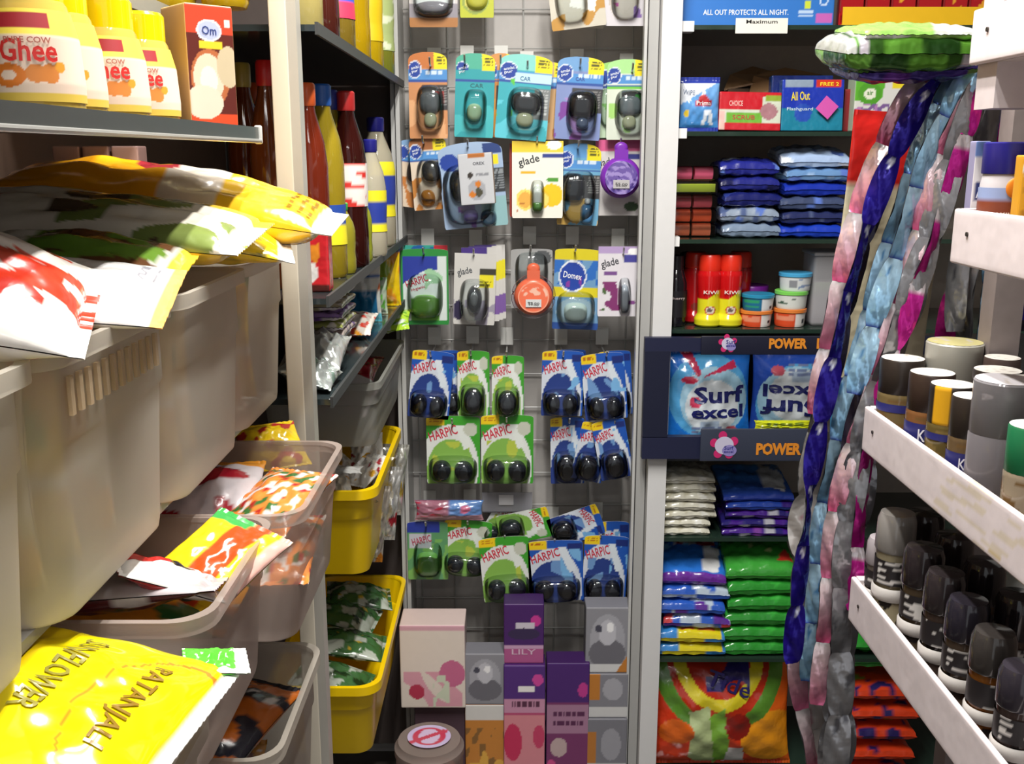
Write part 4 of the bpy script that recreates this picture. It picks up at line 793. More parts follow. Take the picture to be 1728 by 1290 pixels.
S3 = shelf_z['r3']; S4 = shelf_z['r4']; nv = '26286c'; br = '2b2420'
kb = lambda c1, c2='8a6a40': [('bg', c1), ('n', 0, .3, 1, .8, 5, 3, .1, c2), ('r', 0, 0, 1, .26, 'b09a4c')]
jar('brown topped spice jar with navy band, at the far left end of the rack shelf', 1524, 604, 0, S3, 37, 0, br, kb('8c7850'), (.42, .51, nv))
jar('spice jar with navy label, second from the far left end, front line', 1574, 628, 0, S3, 38, 0, '332620', kb('9c6a40'), (.27, .5, nv), 'KEYA')
jar('spice jar with yellow patch on its dark cap, behind the rack lip', 1609, 648, .002, S3, 38, 0, [('bg', br), ('r', .3, 0, .42, 1, 'd8a020')], kb('7c6a3c', '9c8450'), (.46, .53, nv))
jar('spice jar with navy label beside the big clear tumbler', 1642, 668, .002, S3, 34, 0, br, kb('80684a'), (.28, .48, nv), 'KEYA')
jar('wide metal tin with pale gold top behind the spice jars', 1612, 576, .052, S3, 47, 0, 'a8a69c', 'a09c90', None, None, 'b8b07a', m='metal', name='tin')
jar('spice jar with white speckled cap behind the clear tumbler, left', 1684, 624, .05, S3, 40, 0, br, kb('8c7c50'))
jar('spice jar with white speckled cap, furthest back beside the tin', 1692, 603, .10, S3, 30, 0, '4a3c38', kb('7c6a58'))
jar('big clear ribbed tumbler jar on the rack shelf', 1698, 640, .0, S3, 52, 0, 'b8b4b8', 'b0aab0', None, None, 'c8c4c8', m='glass')
jar('green capped jar cut by the right edge of the photo', 1748, 718, 0, S3, 44, 0, '1d6c44', kb('b8a890'), None, None, 'd0dcd0')
jar('spice jar half seen above the green capped one', 1738, 640, .055, S3, 40, 0, '5a5450', kb('a89888'), (.2, .4, nv), 'KEYA')
# lower shelf: grinder jars
gl = [(1490, 905, (26, 0), 'white capped slim grinder jar at the far end of the lower rack shelf', 'a8a0a4'), (1516, 862, (34, 0), 'tall clear lidded grinder jar, second from the far end of the lower shelf', '8c8884'), (1562, 920, (36, 0), 'dark lidded grinder jar, third along the lower rack shelf', '2c2628'),
      (1598, 962, (36, 0), 'dark grinder jar in the middle of the lower rack shelf', '302a2c'), (1636, 1008, (38, 0), 'dark grinder jar, just nearer than the middle one of the lower shelf', '2a2730'), (1680, 1062, (40, 0), 'grinder jar with amber seasoning near the right edge, lower shelf', '3c3836'), (1728, 1122, (42, 0), 'nearest dark grinder jar cut by the photo edge, lower shelf', '343038'),
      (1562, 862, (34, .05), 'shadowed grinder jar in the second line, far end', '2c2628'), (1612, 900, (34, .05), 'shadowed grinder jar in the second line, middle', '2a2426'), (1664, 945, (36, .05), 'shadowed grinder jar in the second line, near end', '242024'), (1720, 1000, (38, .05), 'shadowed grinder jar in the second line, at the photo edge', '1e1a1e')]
for k, (px, py, Y, lab, lc) in enumerate(gl):
    x_, Y, rr = fit(px, py, Y[0], Y[1])
    zt = P(px, py, Y); hh = zt.z-S4
    t = thing('grinder_jar', lab, 'jar', (zt.x, Y, S4), group='grinder jars on the lower rack shelf')
    MB().lathe([(0, 0), (rr*.92, 0), (rr, .004), (rr*.9, hh*.3), (rr*.85, hh*.5), (rr*.95, hh*.7)], 24, [('bg', ['8c8078', 'c0b494', '6c5c48', '5c4c44', '6a5a4c', 'a8682c', '5c4c48'][k % 7]), ('n', .3, .1, .7, .7, 3, k, .2, '2c2624')]).build('glass', 'oil', t)
    MB().lathe([(rr*.98, hh*.68), (rr*1.04, hh*.7), (rr*.98, hh*.93), (rr*.85, hh*.985), (0, hh)], 24, lc).build('lid', 'gloss', t)
    MB().lathe([(rr*.95, hh*.28), (rr*1.03, hh*.3), (rr*1.03, hh*.37), (rr*.95, hh*.39)], 24, 'c8c4c0').build('collar', 'plastic', t)
    MB().lathe([(rr*.97, hh*.42), (rr*.97, hh*.62)], 24, [('bg', '242022'), ('n', .3, 0, .7, 1, 4, k+3, .3, 'd0ccc8')]).build('label', 'card', t)
# second shelf: boxes and baking powder jar
S2 = shelf_z['r2']
def rk(label, R, Y, lay, side, texts=None, name='food_box', d=.014):
    cx, z0, w, h = rect(*R, Y); h = z0+h-S2
    return box_pack(name, label, 'box', (cx, Y+d/2, S2), w, d, h, lay, side, texts=texts, r=.0015)
rk('narrow white and blue food box beside the baking powder jar', (1642, 238, 1668, 352), 1.02, [('bg', 'e0dcdc'), ('r', 0, .86, 1, 1, '6c88c0'), ('r', .1, .45, .9, .62, '2c3468')], '8c88a8', [('A', .5, .53, .1, .4, 'f0f0f4')])
p = P(1706, 240, .98); rr = .0235; hh = p.z-S2
t = bottle('baking_powder_jar', 'baking powder jar with navy cap and brown label', 'jar', p.x, .98, S2, [(0, 0), (rr, 0), (rr, hh*.62), (rr*.9, hh*.75), (rr*.86, hh*.8)], 'c4c0c4',
  [(rr*.98, hh*.72), (rr*1.0, hh*.73), (rr*1.0, hh*.99), (rr*.9, hh), (0, hh)], '26227c', lab=(.004, hh*.6, [('bg', '7a3a24'), ('r', 0, .8, 1, 1, '8c9cc4'), ('e', .44, .2, .1, .35, 'dcb888')]), texts=[('BAKING', .3, .55, .14, .5, 'e8dcd0'), ('POWDER', .3, .38, .12, .45, 'e8c8a8')])
MB().dome(0, 0, rr*.42, rr*.42, .002, 'e88820').build('emblem', 'card', t, loc=(-.002, -rr-.0006, hh*.6))
rk('yellow food box cut by the right edge, beside the baking powder jar', (1722, 262, 1790, 360), .92, [('bg', 'e0a020'), ('t', .1, .1, .9, .7, 8, 'b87c18'), ('e', .1, .88, .08, .08, 'e8e0d0')], 'c89020')

# ---------------------------------------------------------------- hanging rail and sachet strips
rp = P(1640, 96, 1.30)
t = thing('hanging_rail', 'steel rail over which the shiny sachet strips hang', 'rail', (0, 0, 0))
MB().tube([(.50, 1.30, rp.z-.012), (.95, 1.30, rp.z-.012)], .006, '9c9c9c').build('rod', 'metal', t)
MB().box(.95, 1.28, rp.z-.03, 1.375, 1.32, rp.z+.01, '8c8c8c').build('bracket', 'metal', t, smooth=False)

def sachet_strip(label, pts, Y, wid, pal, seed=0, twist=55, dy=0, seg=None, group='sachet strips hanging by the rack', m='foil'):
    """pts: pixel centre line, top first; the strip is cut into sealed sachets, each a part"""
    r = random.Random(seed); W3 = [P(x, y, Y+dy*i/len(pts)) for i, (x, y) in enumerate(pts)]
    # smooth dense path
    dens = []
    for i in range(len(W3)-1):
        p0 = W3[max(i-1, 0)]; p1 = W3[i]; p2 = W3[i+1]; p3 = W3[min(i+2, len(W3)-1)]
        for k in range(12):
            s = k/12; dens.append(.5*((2*p1)+(-p0+p2)*s+(2*p0-5*p1+4*p2-p3)*s*s+(-p0+3*p1-3*p2+p3)*s**3))
    dens.append(W3[-1]); L_ = [0]
    for a, b in zip(dens, dens[1:]): L_.append(L_[-1]+(b-a).length)
    tot = L_[-1]; seg = seg or .085; n = max(1, int(tot/seg)); seg = tot/n
    def at(s):
        s = max(0, min(tot, s)); j = 0
        for j in range(len(L_)-1):
            if L_[j+1] >= s: break
        f = (s-L_[j])/max(1e-9, L_[j+1]-L_[j]); return dens[j].lerp(dens[j+1], f), (dens[j+1]-dens[j]).normalized()
    t = thing('sachet_strip', label, 'sachet strip', W3[0], group=group); org = W3[0]
    ang0 = r.uniform(-20, 20)
    for k in range(n):
        nu, nv = 9, 15; X = np.zeros((nv, nu)); Yy = X.copy(); Z = X.copy(); B = [X.copy(), X.copy(), X.copy()]
        a_mid = math.radians(twist*math.sin(k*1.7+seed)+ang0)
        for j in range(nv):
            v = j/(nv-1); p, tg = at(seg*(k+v)); side = tg.cross(Vector((0, -1, 0))).normalized(); nrm = side.cross(tg).normalized()
            a = a_mid*math.sin(PI*v)**.6+math.radians(ang0)*(1-math.sin(PI*v)); W = side*math.cos(a)+nrm*math.sin(a); Nn = nrm*math.cos(a)-side*math.sin(a)
            for i in range(nu):
                u = i/(nu-1); bul = .0046*(math.sin(PI*u)*math.sin(PI*max(0, min(1, (v-.1)/.8))))**.6 + .0015*math.sin(u*9+v*14+seed); bul = max(bul, .0004)
                q = p+W*(u-.5)*wid*(.66+.34*math.sin(PI*v)**.6) - org; qf = q+Nn*bul; qb = q-Nn*max(bul*.7, .0006)
                X[j, i], Yy[j, i], Z[j, i] = qf; B[0][j, i], B[1][j, i], B[2][j, i] = qb
        U, V = np.meshgrid(np.linspace(0, 1, nu), np.linspace(1, 0, nv)); lay = pal(k, r)
        m_ = MB(); m_.grid(X, Yy, Z, paint(lay, U, V)); m_.grid(B[0], B[1], B[2], paint([('bg', 'a8a8ac')], U, V), flip=True)
        m_.build('sachet', m, t)
    return t
def pk(k, r): return [('gr', 'd86a94', 'e8dcdc') if k % 2 == 0 else ('gr', 'c84878', 'f0e8ea'), ('n', 0, 0, 1, 1, 2, k, 1.1, '8a3050'), ('r', 0, .93, 1, 1, 'd8d4d4')]
def navy(k, r): return [('gr', '2a1c98', '201478'), ('e', .5, .9, .16, .06, 'd8dcec'), ('n', 0, 0, 1, 1, 2, k, 1.0, '4a44b0')]
def lb(k, r): return [('gr', '86bce4', 'b8dcf2'), ('n', 0, 0, 1, 1, 2, k, .9, '5c94c8'), ('r', 0, 0, 1, .07, '2c3c9c')]
def gy(k, r): return [('gr', '7c7c80', 'a0a0a4'), ('n', 0, 0, 1, 1, 2, k, .7, '5c5c62')]
def mg(k, r): return [('gr', 'a8147c', 'c02890'), ('r', 0, .8, 1, 1, 'c8c0c4'), ('n', 0, 0, 1, 1, 2, k, 1.0, 'e060b8')]
def dk(k, r): return [('gr', '2c2838', '3c3444'), ('n', 0, 0, 1, 1, 2, k, .9, '1c1828')]
def wh(k, r): return [('gr', 'cfc8c4', 'e0dcd8'), ('n', 0, 0, 1, 1, 2, k, .8, 'c08c98')]
ST = [
 ('pink and white sachet strip at the left edge of the hanging bundle', [(1668, 84), (1612, 94), (1550, 140), (1500, 225), (1458, 320), (1430, 425), (1408, 520), (1392, 610), (1376, 700)], 1.27, .029, pk, 45),
 ('deep blue sachet strip running the full length of the bundle', [(1672, 88), (1620, 102), (1565, 155), (1512, 255), (1480, 335), (1450, 430), (1424, 530), (1400, 640), (1376, 760), (1358, 900), (1346, 1010), (1336, 1120)], 1.255, .028, navy, 50),
 ('black backed strip between the pink and the deep blue ones', [(1665, 92), (1600, 115), (1535, 180), (1495, 270), (1462, 370), (1436, 470), (1412, 560), (1396, 650)], 1.295, .036, dk, 30),
 ('pale blue sachet strip right of the deep blue one', [(1676, 94), (1626, 118), (1578, 190), (1540, 285), (1508, 380), (1482, 470), (1458, 560), (1440, 620), (1418, 720), (1394, 820), (1378, 950), (1366, 1080), (1362, 1150)], 1.27, .026, lb, 55),
 ('short pale blue sachet strip with plump sachets, in front of the grey ones', [(1680, 98), (1640, 125), (1600, 190), (1562, 270), (1536, 350), (1510, 440), (1482, 520), (1462, 590), (1440, 665)], 1.235, .028, lb, 40),
 ('grey foil backed strip in the middle of the bundle', [(1684, 100), (1650, 130), (1618, 210), (1590, 300), (1560, 400), (1530, 500), (1500, 590), (1474, 680), (1452, 780), (1436, 900), (1426, 1020), (1420, 1150), (1412, 1300)], 1.29, .05, gy, 25),
 ('grey foil strip with dark creases, at the right side low down', [(1560, 420), (1525, 520), (1495, 620), (1470, 720), (1448, 830), (1430, 950), (1420, 1080), (1412, 1200), (1404, 1320)], 1.265, .045, gy, 35),
 ('pink and grey sachet strip down the centre of the bundle', [(1650, 135), (1610, 210), (1580, 290), (1560, 360), (1532, 460), (1500, 560), (1470, 660), (1446, 730), (1424, 800), (1408, 870), (1400, 950), (1394, 1030), (1386, 1110), (1378, 1190)], 1.235, .026, pk, 45),
 ('dull grey foil strip lying in front between the pale blue and magenta ones', [(1655, 140), (1622, 230), (1592, 320), (1566, 410), (1536, 500), (1506, 590), (1478, 670), (1452, 760), (1434, 860), (1424, 960), (1420, 1060), (1418, 1180), (1408, 1310)], 1.228, .036, gy, 35),
 ('dark purple-grey strip in the gap right of the pale blue sachets', [(1648, 150), (1604, 250), (1566, 350), (1530, 450), (1500, 540), (1474, 620), (1448, 700), (1424, 800), (1404, 900), (1392, 1000)], 1.25, .026, dk, 45),
 ('magenta foil sachet strip along the right side of the bundle', [(1690, 110), (1655, 150), (1630, 230), (1604, 320), (1576, 400), (1552, 470), (1530, 540), (1504, 600), (1484, 670), (1468, 740), (1458, 810), (1450, 880), (1444, 960), (1440, 1030)], 1.225, .024, mg, 55),
 ('magenta strip hanging behind the rack shelf, left one', [(1690, 120), (1672, 220), (1650, 330), (1630, 430), (1606, 520), (1592, 590)], 1.36, .032, mg, 40),
 ('silver edge-on sachet strip nearest the rack', [(1694, 112), (1668, 200), (1646, 290), (1634, 360), (1618, 450), (1610, 560)], 1.25, .028, gy, 60),
 ('thin silver strip beside the edge-on one by the rack', [(1700, 114), (1680, 200), (1662, 290), (1650, 380), (1636, 470), (1626, 570)], 1.275, .028, gy, 70),
 ('dull pink strip beginning near the rail and ending at mid height', [(1660, 118), (1628, 160), (1604, 240), (1582, 320), (1566, 400), (1548, 470), (1528, 550)], 1.31, .034, pk, 40),
 ('light blue strip seen through the rack under its top lip', [(1740, 130), (1724, 200), (1700, 300), (1680, 400), (1672, 500), (1662, 590)], 1.33, .034, lb, 35),
 ('navy blue strip seen through the rack at the photo edge', [(1760, 110), (1742, 190), (1735, 300), (1730, 420), (1728, 540)], 1.3, .05, navy, 30),
 ('dark strip hanging behind the rack beside the light blue one', [(1720, 120), (1705, 220), (1712, 330), (1708, 440), (1716, 560)], 1.38, .05, dk, 25),
 ('pink strip twisted at the bottom left of the bundle', [(1348, 1080), (1344, 1120), (1350, 1180), (1362, 1240), (1374, 1310)], 1.29, .03, pk, 45),
 ('white and grey strip behind the deep blue one, low down', [(1400, 620), (1382, 720), (1368, 820), (1360, 900), (1362, 1000), (1372, 1100), (1384, 1200), (1390, 1320)], 1.31, .05, wh, 30),
 ('grey foil strip in the lower middle of the bundle', [(1440, 700), (1420, 800), (1404, 900), (1396, 1000), (1398, 1100), (1400, 1200), (1398, 1320)], 1.325, .05, gy, 30),
]
for i, (lab, pts, Y, wid, pal, tw) in enumerate(ST):
    sachet_strip(lab, pts, Y, wid, pal, seed=i+1, twist=tw)
# large flat printed pouches lying over the rail
def foil(label, R, Y, d, lay, seed, th=.03, tilt=0, roll=0):
    cx, z0, w, h = rect(*R, Y)
    return pouch('foil_pouch', label, 'pouch', (cx, Y+d*.3, z0+h/2), w, d, th, lay, rot=(-PI/2+math.radians(tilt), math.radians(roll), 0), base='c', m='foil', seed=seed, seal=.02, wr=.0025, puff=.2, up=.2, pin=.0, nu=44)
foil('green and silver foil pouch lying on top of the bundle, left of the rack', (1418, 52, 1650, 110), 1.22, .13, [('bg', '3a6426'), ('n', 0, 0, 1, 1, 3, 2, .3, '5f9a34'), ('r', 0, 0, .08, 1, 'c8ccc8'), ('r', .1, .0, .16, .9, 'c4c0c8'), ('n', .18, 0, 1, .6, 3, 5, .1, '24481a'), ('r', .15, .7, 1, 1, 'a8e070')], 3, .05, 8)
foil('purple foil pouch under the green and silver one', (1440, 92, 1640, 128), 1.24, .12, [('bg', '3a2c7c'), ('n', 0, 0, 1, 1, 3, 5, .4, '5c2c8c'), ('r', 0, 0, .1, 1, '6c9c50')], 5, .03, 8, roll=-2)
foil('bright lime pouch on top of the green and silver one', (1450, 38, 1640, 62), 1.22, .12, [('bg', 'b4ec7c'), ('p', [(.6, 0), (1, 0), (1, 1), (.8, 1)], 'f0f4f0')], 8, .02, 8)
# large red and cream pack hanging behind the strips
c = P(1470, 400, 1.42)
pouch('snack_bag', 'cream hanging bag with a red top behind the pink strip', 'bag', (c.x+.012, 1.42, P(1470, 640, 1.42).z), .15, P(1470, 190, 1.42).z-P(1470, 640, 1.42).z, .02,
  [('bg', 'c8c0a4'), ('r', 0, .74, 1, 1, 'b8201c'), ('n', .5, .2, 1, .74, 2, 3, .5, 'b89860')], seed=4, seal=.03, rot=D(0, 4, 0))
# ---------------------------------------------------------------- left shelf unit
XL = -.27
lu = thing('shelf_unit', 'left shelf unit with steel edged shelves and a cream corner post', 'shelves', (0, 0, 0))
pp = P(497, 300, 1.285)
MB().rbox(.022, .028, 2.5, .002, 'd8cfbc', c=(P(487, 300, 1.285).x-.0015, 1.285, 1.25), res=.2).build('post', 'plastic', lu)
MB().box(P(497, 300, 1.285).x-.0005, 1.272, 0, P(515, 300, 1.285).x, 1.298, 2.5, 'b4b0a6').build('post', 'plastic', lu, smooth=False)
MB().box(-.66, .1, 0, -.65, 2.33, 2.5, '8a7060').build('back_panel', 'matte', lu, smooth=False)
MB().box(-.65, 2.34, .1, -.245, 2.35, 2.5, '5a504c').build('end_panel', 'matte', lu, smooth=False)
# ghee shelf (steel edged), ends before the post
ya = 1.10
zg = PX(437, 215, XL).z; zg0 = PX(437, 240, XL).z
Xg = PX(437, 228, XL); gy1 = Xg.y
MB().box(XL-.004, .2, zg0, XL, gy1, zg, '6c706a').build('shelf_edge', 'metal', lu, smooth=False)
MB().tube([(XL+.001, .2, zg0+.001), (XL+.001, gy1, zg0+.001)], .0022, 'c8c8c4').build('edge_rim', 'metal', lu)
MB().box(XL-.3, .2, zg-.006, XL-.004, gy1, zg-.002, '55554e').build('shelf_board', 'plastic', lu, smooth=False)
MB().rbox(.008, .006, zg-zg0+.004, .002, 'c8c8c4', c=(XL-.001, gy1+.002, (zg+zg0)/2), res=.01).build('end_cap', 'plastic', lu)
# shelf high above behind, with light front edge
zh = P(400, 46, 1.25).z
MB().box(-.65, .2, zh, XL-.17+.05, 1.27, zh+.018, '8c8a80').build('shelf_board', 'plastic', lu, smooth=False)
for k, (z, xx) in enumerate(((1.299, -.31), (1.119, -.29), (.978, -.30), (.858, -.30), (.5, -.3))):
    MB().box(-.65, .3 if z != 1.119 else .68, z-.008, xx, 1.27 if z != .978 else .74, z, 'b8b4ac').build('shelf_board', 'glass', lu, smooth=False)
# far bay glass shelves
XF = -.243
def zat(px, py): return PX(px, py, XF).z
fz = dict(top=zat(640, 112), mid=zat(640, 432)-.004, low=zat(640, 565))
for k, z in fz.items():
    MB().box(-.65, 1.31, z-.008, XF-.002, 2.33, z, '2c3436').build('glass_shelf', 'gloss', lu, smooth=False)
    MB().box(XF-.002, 1.31, z-.012, XF+.002, 2.33, z+.003, '3c3e3e').build('shelf_edge', 'dark', lu, smooth=False)

# ---------------------------------------------------------------- baskets
def frame_at(o): return o
def basket(name, label, x0, y0, x1, y1, z0, z1, colr, m='frost', taper=.9, rim=.006, slots=True, group=None, r=.03, slotc=None):
    """open bin, rounded in plan and tapering to its base; rim, slots along the top and a foot ring"""
    cx, cy = (x0+x1)/2, (y0+y1)/2; w, d, h = x1-x0, y1-y0, z1-z0
    t = thing(name, label, 'basket' if m == 'frost' else 'bin', (cx, cy, z0), group=group)
    def ring(s, off=0, rr=None):
        rr = (rr or r)*s; hw, hd = w/2*s+off, d/2*s+off; P_ = []
        for (sx, sy, a0) in ((1, 1, 0), (-1, 1, 90), (-1, -1, 180), (1, -1, 270)):
            for a in np.linspace(a0, a0+90, 7): P_.append((sx*(hw-rr)+rr*math.cos(math.radians(a)), sy*(hd-rr)+rr*math.sin(math.radians(a))))
            nx = {0: (-1, 1), 90: (-1, -1), 180: (1, -1), 270: (1, 1)}[a0]
        out = []
        n = len(P_)
        for i in range(n):
            a = P_[i]; b = P_[(i+1) % n]; out.append(a); dd = math.hypot(b[0]-a[0], b[1]-a[1]); k = int(dd/.012)
            for j in range(1, k): out.append((a[0]+(b[0]-a[0])*j/k, a[1]+(b[1]-a[1])*j/k))
        return out
    base = ring(1); n = len(base)
    def rs(s, off=0): return [((p[0])*s+off*(1 if p[0] > 0 else -1), (p[1])*s+off*(1 if p[1] > 0 else -1)) for p in base]
    prof = [(taper, .0, 0), (taper+.01, h*.04, 0), (taper+(1-taper)*.55, h*.55, 0), (taper+(1-taper)*.66, h*.66, 0), (taper+(1-taper)*.66+.018, h*.68, 0), (.985, h*.93, 0), (1, h, 0)]
    mb = MB(); A = np.array([[(q[0], q[1], z) for q in rs(s)] for s, z, _ in prof]); mb.grid(A[..., 0], A[..., 1], A[..., 2], hx(colr), closeu=True)
    b0 = rs(taper); mb.add([(q[0], q[1], .001) for q in b0], [tuple(range(n))], hx(colr))
    wl_ = mb.build('wall', m, t)
    rp_ = [(q[0], q[1], h) for q in rs(1)]; rp_.append(rp_[0])
    mb = MB(); inn = rs(1, 0); o1 = [(q[0], q[1]) for q in rs(1.0, rim)]
    R4 = [[(q[0], q[1], h-.001) for q in rs(1.0, -.001)], [(q[0], q[1], h+.003) for q in rs(1.0, 0)], [(q[0], q[1], h+.003) for q in o1], [(q[0], q[1], h-rim*1.6) for q in o1], [(q[0], q[1], h-rim*1.6) for q in rs(1.0, .0015)]]
    A = np.array(R4); mb.grid(A[..., 0], A[..., 1], A[..., 2], hx(colr), closeu=True); mb.build('rim', m, t)
    if slots:      # slender raised ribs below the rim, as moulded in the side walls
        mb = MB(); s_ = taper+(1-taper)*.9+.012
        for q in np.arange(-d*.36, d*.37, .014): mb.box(w/2*s_-.001, q-.0025, h*.76, w/2*s_+.0016, q+.0025, h*.9, slotc or 'd2bc9c')
        mb.build('ribs', 'frost', wl_, smooth=False)
    return t
WT = 'dcd5c8'
b1 = basket('storage_basket', 'frosted plastic basket nearest the camera, upper row at the left edge', -.52, .33, -.28, .575, 1.30, 1.482, WT, slots=False)
b2 = basket('storage_basket', 'frosted plastic basket second in the upper row, with white card in it', -.52, .585, -.28, .815, 1.30, 1.482, WT)
b3 = basket('storage_basket', 'frosted plastic basket third in the upper row, yellow packs showing through', -.52, .825, -.28, 1.045, 1.30, 1.482, WT, slots=False)
b4 = basket('storage_basket', 'frosted plastic basket fourth in the upper row, beside the cream post', -.52, 1.055, -.285, 1.262, 1.30, 1.482, WT, slots=False)
m1 = basket('storage_basket', 'frosted low basket with maroon and white packs, below the upper row', -.47, .69, -.232, .905, 1.12, 1.258, 'c4b4aa', slots=False)
m2 = basket('storage_basket', 'frosted low basket with orange sachets, in front of the cream post', -.45, .915, -.208, 1.165, 1.12, 1.258, 'c4b4aa', slots=False)
n1 = basket('storage_basket', 'frosted basket holding the big yellow oil pouch at the bottom left', -.46, .36, -.225, .67, .98, 1.2, 'd4ccc0', slots=False)
n2 = basket('storage_basket', 'frosted low basket with dark and orange packs, lowest row', -.46, .86, -.23, 1.09, .86, 1.03, 'c4bcb0', slots=False)
yb1 = basket('plastic_bin', 'bright yellow plastic bin, upper of the two beyond the post', -.46, 1.78, -.262, 2.23, .80, .985, 'f7cf08', m='plastic', taper=.8, rim=.009, slots=False, r=.04)
yb2 = basket('plastic_bin', 'bright yellow plastic bin, lower of the two beyond the post', -.465, 1.74, -.262, 2.25, .43, .605, 'f7cf08', m='plastic', taper=.8, rim=.009, slots=False, r=.04)
cb = basket('storage_basket', 'clear bin holding a shiny red pack on the shelf above the yellow bins', -.47, 1.80, -.25, 2.25, 1.06, 1.185, 'b8b8b0', slots=False)
o_ = tag(MB().rbox(.012, .001, .014, .0004, 'd8dce4', res=.02).build('barcode_sticker', 'card', None, loc=(-.345, 1.7745, .50)), 'tiny white sticker on the front of the lower yellow bin', 'sticker')

def lie(label, x, y, z, w, d, t, lay, yaw=0, pitch=0, roll=0, texts=None, seed=0, name='food_pack', cat='pack', m='film', base='c', **k):
    """pouch lying face up; its printed top edge points away (+y) before yaw"""
    rt = Euler((-PI/2+math.radians(pitch), 0, 0)).to_matrix(); R_ = Euler((0, math.radians(roll), math.radians(yaw))).to_matrix() @ rt
    return pouch(name, label, cat, (x, y, z), w, d, t, lay, texts, rot=R_.to_euler(), base='c', seed=seed, m=m, **k)
# ---- packs lying across the upper baskets
lie('long orange-yellow flour pack lying highest across the upper baskets', -.375, 1.125, 1.549, .15, .37, .075,
    [('bg', 'f2a81c'), ('r', 0, .5, 1, .8, 'e8dccc'), ('e', .35, .45, .25, .07, 'a03038'), ('e', .32, .47, .15, .045, 'f0b020'), ('r', 0, .94, 1, 1, 'f6f2e8'), ('r', 0, .66, 1, .94, 'fbc62c'), ('n', .5, .3, 1, .7, 3, 4, .9, '58a838'), ('t', .1, .84, .9, .93, 3, '8c6a10')], yaw=-88, pitch=-8, roll=5, seed=2, seal=.05, wr=.004, nu=80, nv=120, puff=.35, up=.35)
lie('white flour pack with green picture, under the orange-yellow one', -.42, .955, 1.535, .13, .36, .06,
    [('bg', 'e9e2d2'), ('r', 0, 0, 1, .12, 'f0c020'), ('r', 0, 0, .2, 1, 'e8c040'), ('n', .3, .55, 1, .95, 3, 7, -.1, '7a8a48'), ('n', .3, .5, 1, .8, 3, 9, .4, '5a4838'), ('n', .1, .5, 1, 1, 4, 2, 1.0, 'a8d840'), ('e', .7, .3, .2, .06, 'c83c34')], yaw=-92, pitch=-4, roll=9, seed=3, seal=.04, puff=.3, up=.3, nu=70, nv=110)
lie('bright yellow pack with a white sealed end on the third basket', -.315, 1.03, 1.519, .1, .18, .045,
    [('bg', 'f6d414'), ('n', 0, 0, 1, .4, 3, 4, .4, 'd8e048'), ('r', 0, .9, 1, 1, 'f0eee6'), ('n', 0, .6, 1, .9, 4, 6, .8, '9c8c20'), ('e', .4, .3, .2, .1, 'e88a30')], yaw=-75, pitch=-12, roll=8, seed=5, seal=.06)
lie('white pack with brown and green dish picture behind the white card', -.375, .85, 1.512, .11, .2, .045,
    [('bg', 'ece8de'), ('e', .5, .62, .42, .28, '6f9a34'), ('n', .1, .38, .9, .9, 4, 5, .2, '6a4428'), ('n', .1, .3, .9, .9, 4, 8, .7, 'e0a838'), ('r', 0, .93, 1, 1, 'f0c838')], yaw=-88, pitch=-4, roll=12, seed=6, seal=.04)
lie('plain white pack with tiny print, lying in the second upper basket', -.335, .73, 1.503, .14, .17, .035,
    [('bg', 'f4f2f0'), ('t', .1, .8, .45, .9, 3, '8c8c94'), ('r', 0, .95, 1, 1, 'e8b868')], yaw=-80, pitch=-5, roll=10, seed=7, seal=.03, wr=.0015)
lie('white pack with big red and orange lettering at the left edge of the photo', -.355, .595, 1.524, .15, .2, .075,
    [('bg', 'f2ece4'), ('d', 1, .5, 1.02, 1.12, 'd83820'), ('d', 1, .5, .82, .92, 'd83820'), ('d', 1, -.4, .2, .32, 'd83820'), ('n', .1, .3, .8, .9, 2.6, 4, .5, 'd8341c'), ('n', 0, 0, 1, .5, 3, 9, .4, 'eaa028'), ('e', .4, .5, .12, .1, 'c83050'), ('e', .78, .8, .08, .07, 'd02c1c')], yaw=-74, pitch=-12, roll=13, seed=8, seal=.04, nu=90, nv=90)
def fill(label, bx, pals, n, z, size=(.1, .13), seed=0, stand=True, yr=None, names='food_pack'):
    """packs standing inside a bin, each an object of its own"""
    x0, y0, x1, y1 = bx; r = random.Random(seed)
    for k in range(n):
        y = y0+(y1-y0)*(k+.5)/n; x = (x0+x1)/2+r.uniform(-.008, .008)
        w = (x1-x0)*.86; h = r.uniform(*size)
        pouch(names, label % ['first', 'second', 'third', 'fourth', 'fifth', 'sixth'][k], 'pack', (x, y, z), w, h, min(.034, (y1-y0)/n*.8), pals[k % len(pals)], rot=(math.radians(r.uniform(-5, 5)), 0, math.radians(r.uniform(-3, 3))), seed=seed+k, nu=24, nv=24, puff=.35, up=.3)
yp = [('bg', 'e8bc30'), ('n', 0, 0, 1, 1, 3, 3, .3, 'd89a28'), ('n', 0, 0, 1, 1, 3, 6, .8, '6c9c58'), ('r', 0, .35, 1, .42, 'e0dcd8')]
wp = [('bg', 'e0d8cc'), ('n', 0, 0, 1, 1, 2.4, 5, .4, 'e0a048'), ('n', 0, 0, 1, .6, 2, 8, .8, 'a84a3c')]
fill('white and orange pack inside the nearest upper basket, %s from the camera', (-.49, .37, -.305, .55), [wp], 3, 1.305, (.15, .165), 11)
fill('orange and white pack inside the second upper basket, %s from the camera', (-.49, .62, -.305, .79), [wp, yp], 3, 1.305, (.14, .16), 21)
fill('yellow pack inside the third upper basket, %s from the camera', (-.49, .86, -.305, 1.02), [yp], 3, 1.305, (.15, .165), 31)
fill('yellow pack inside the fourth upper basket, %s from the camera', (-.49, 1.09, -.31, 1.24), [yp, wp], 3, 1.305, (.14, .16), 41)
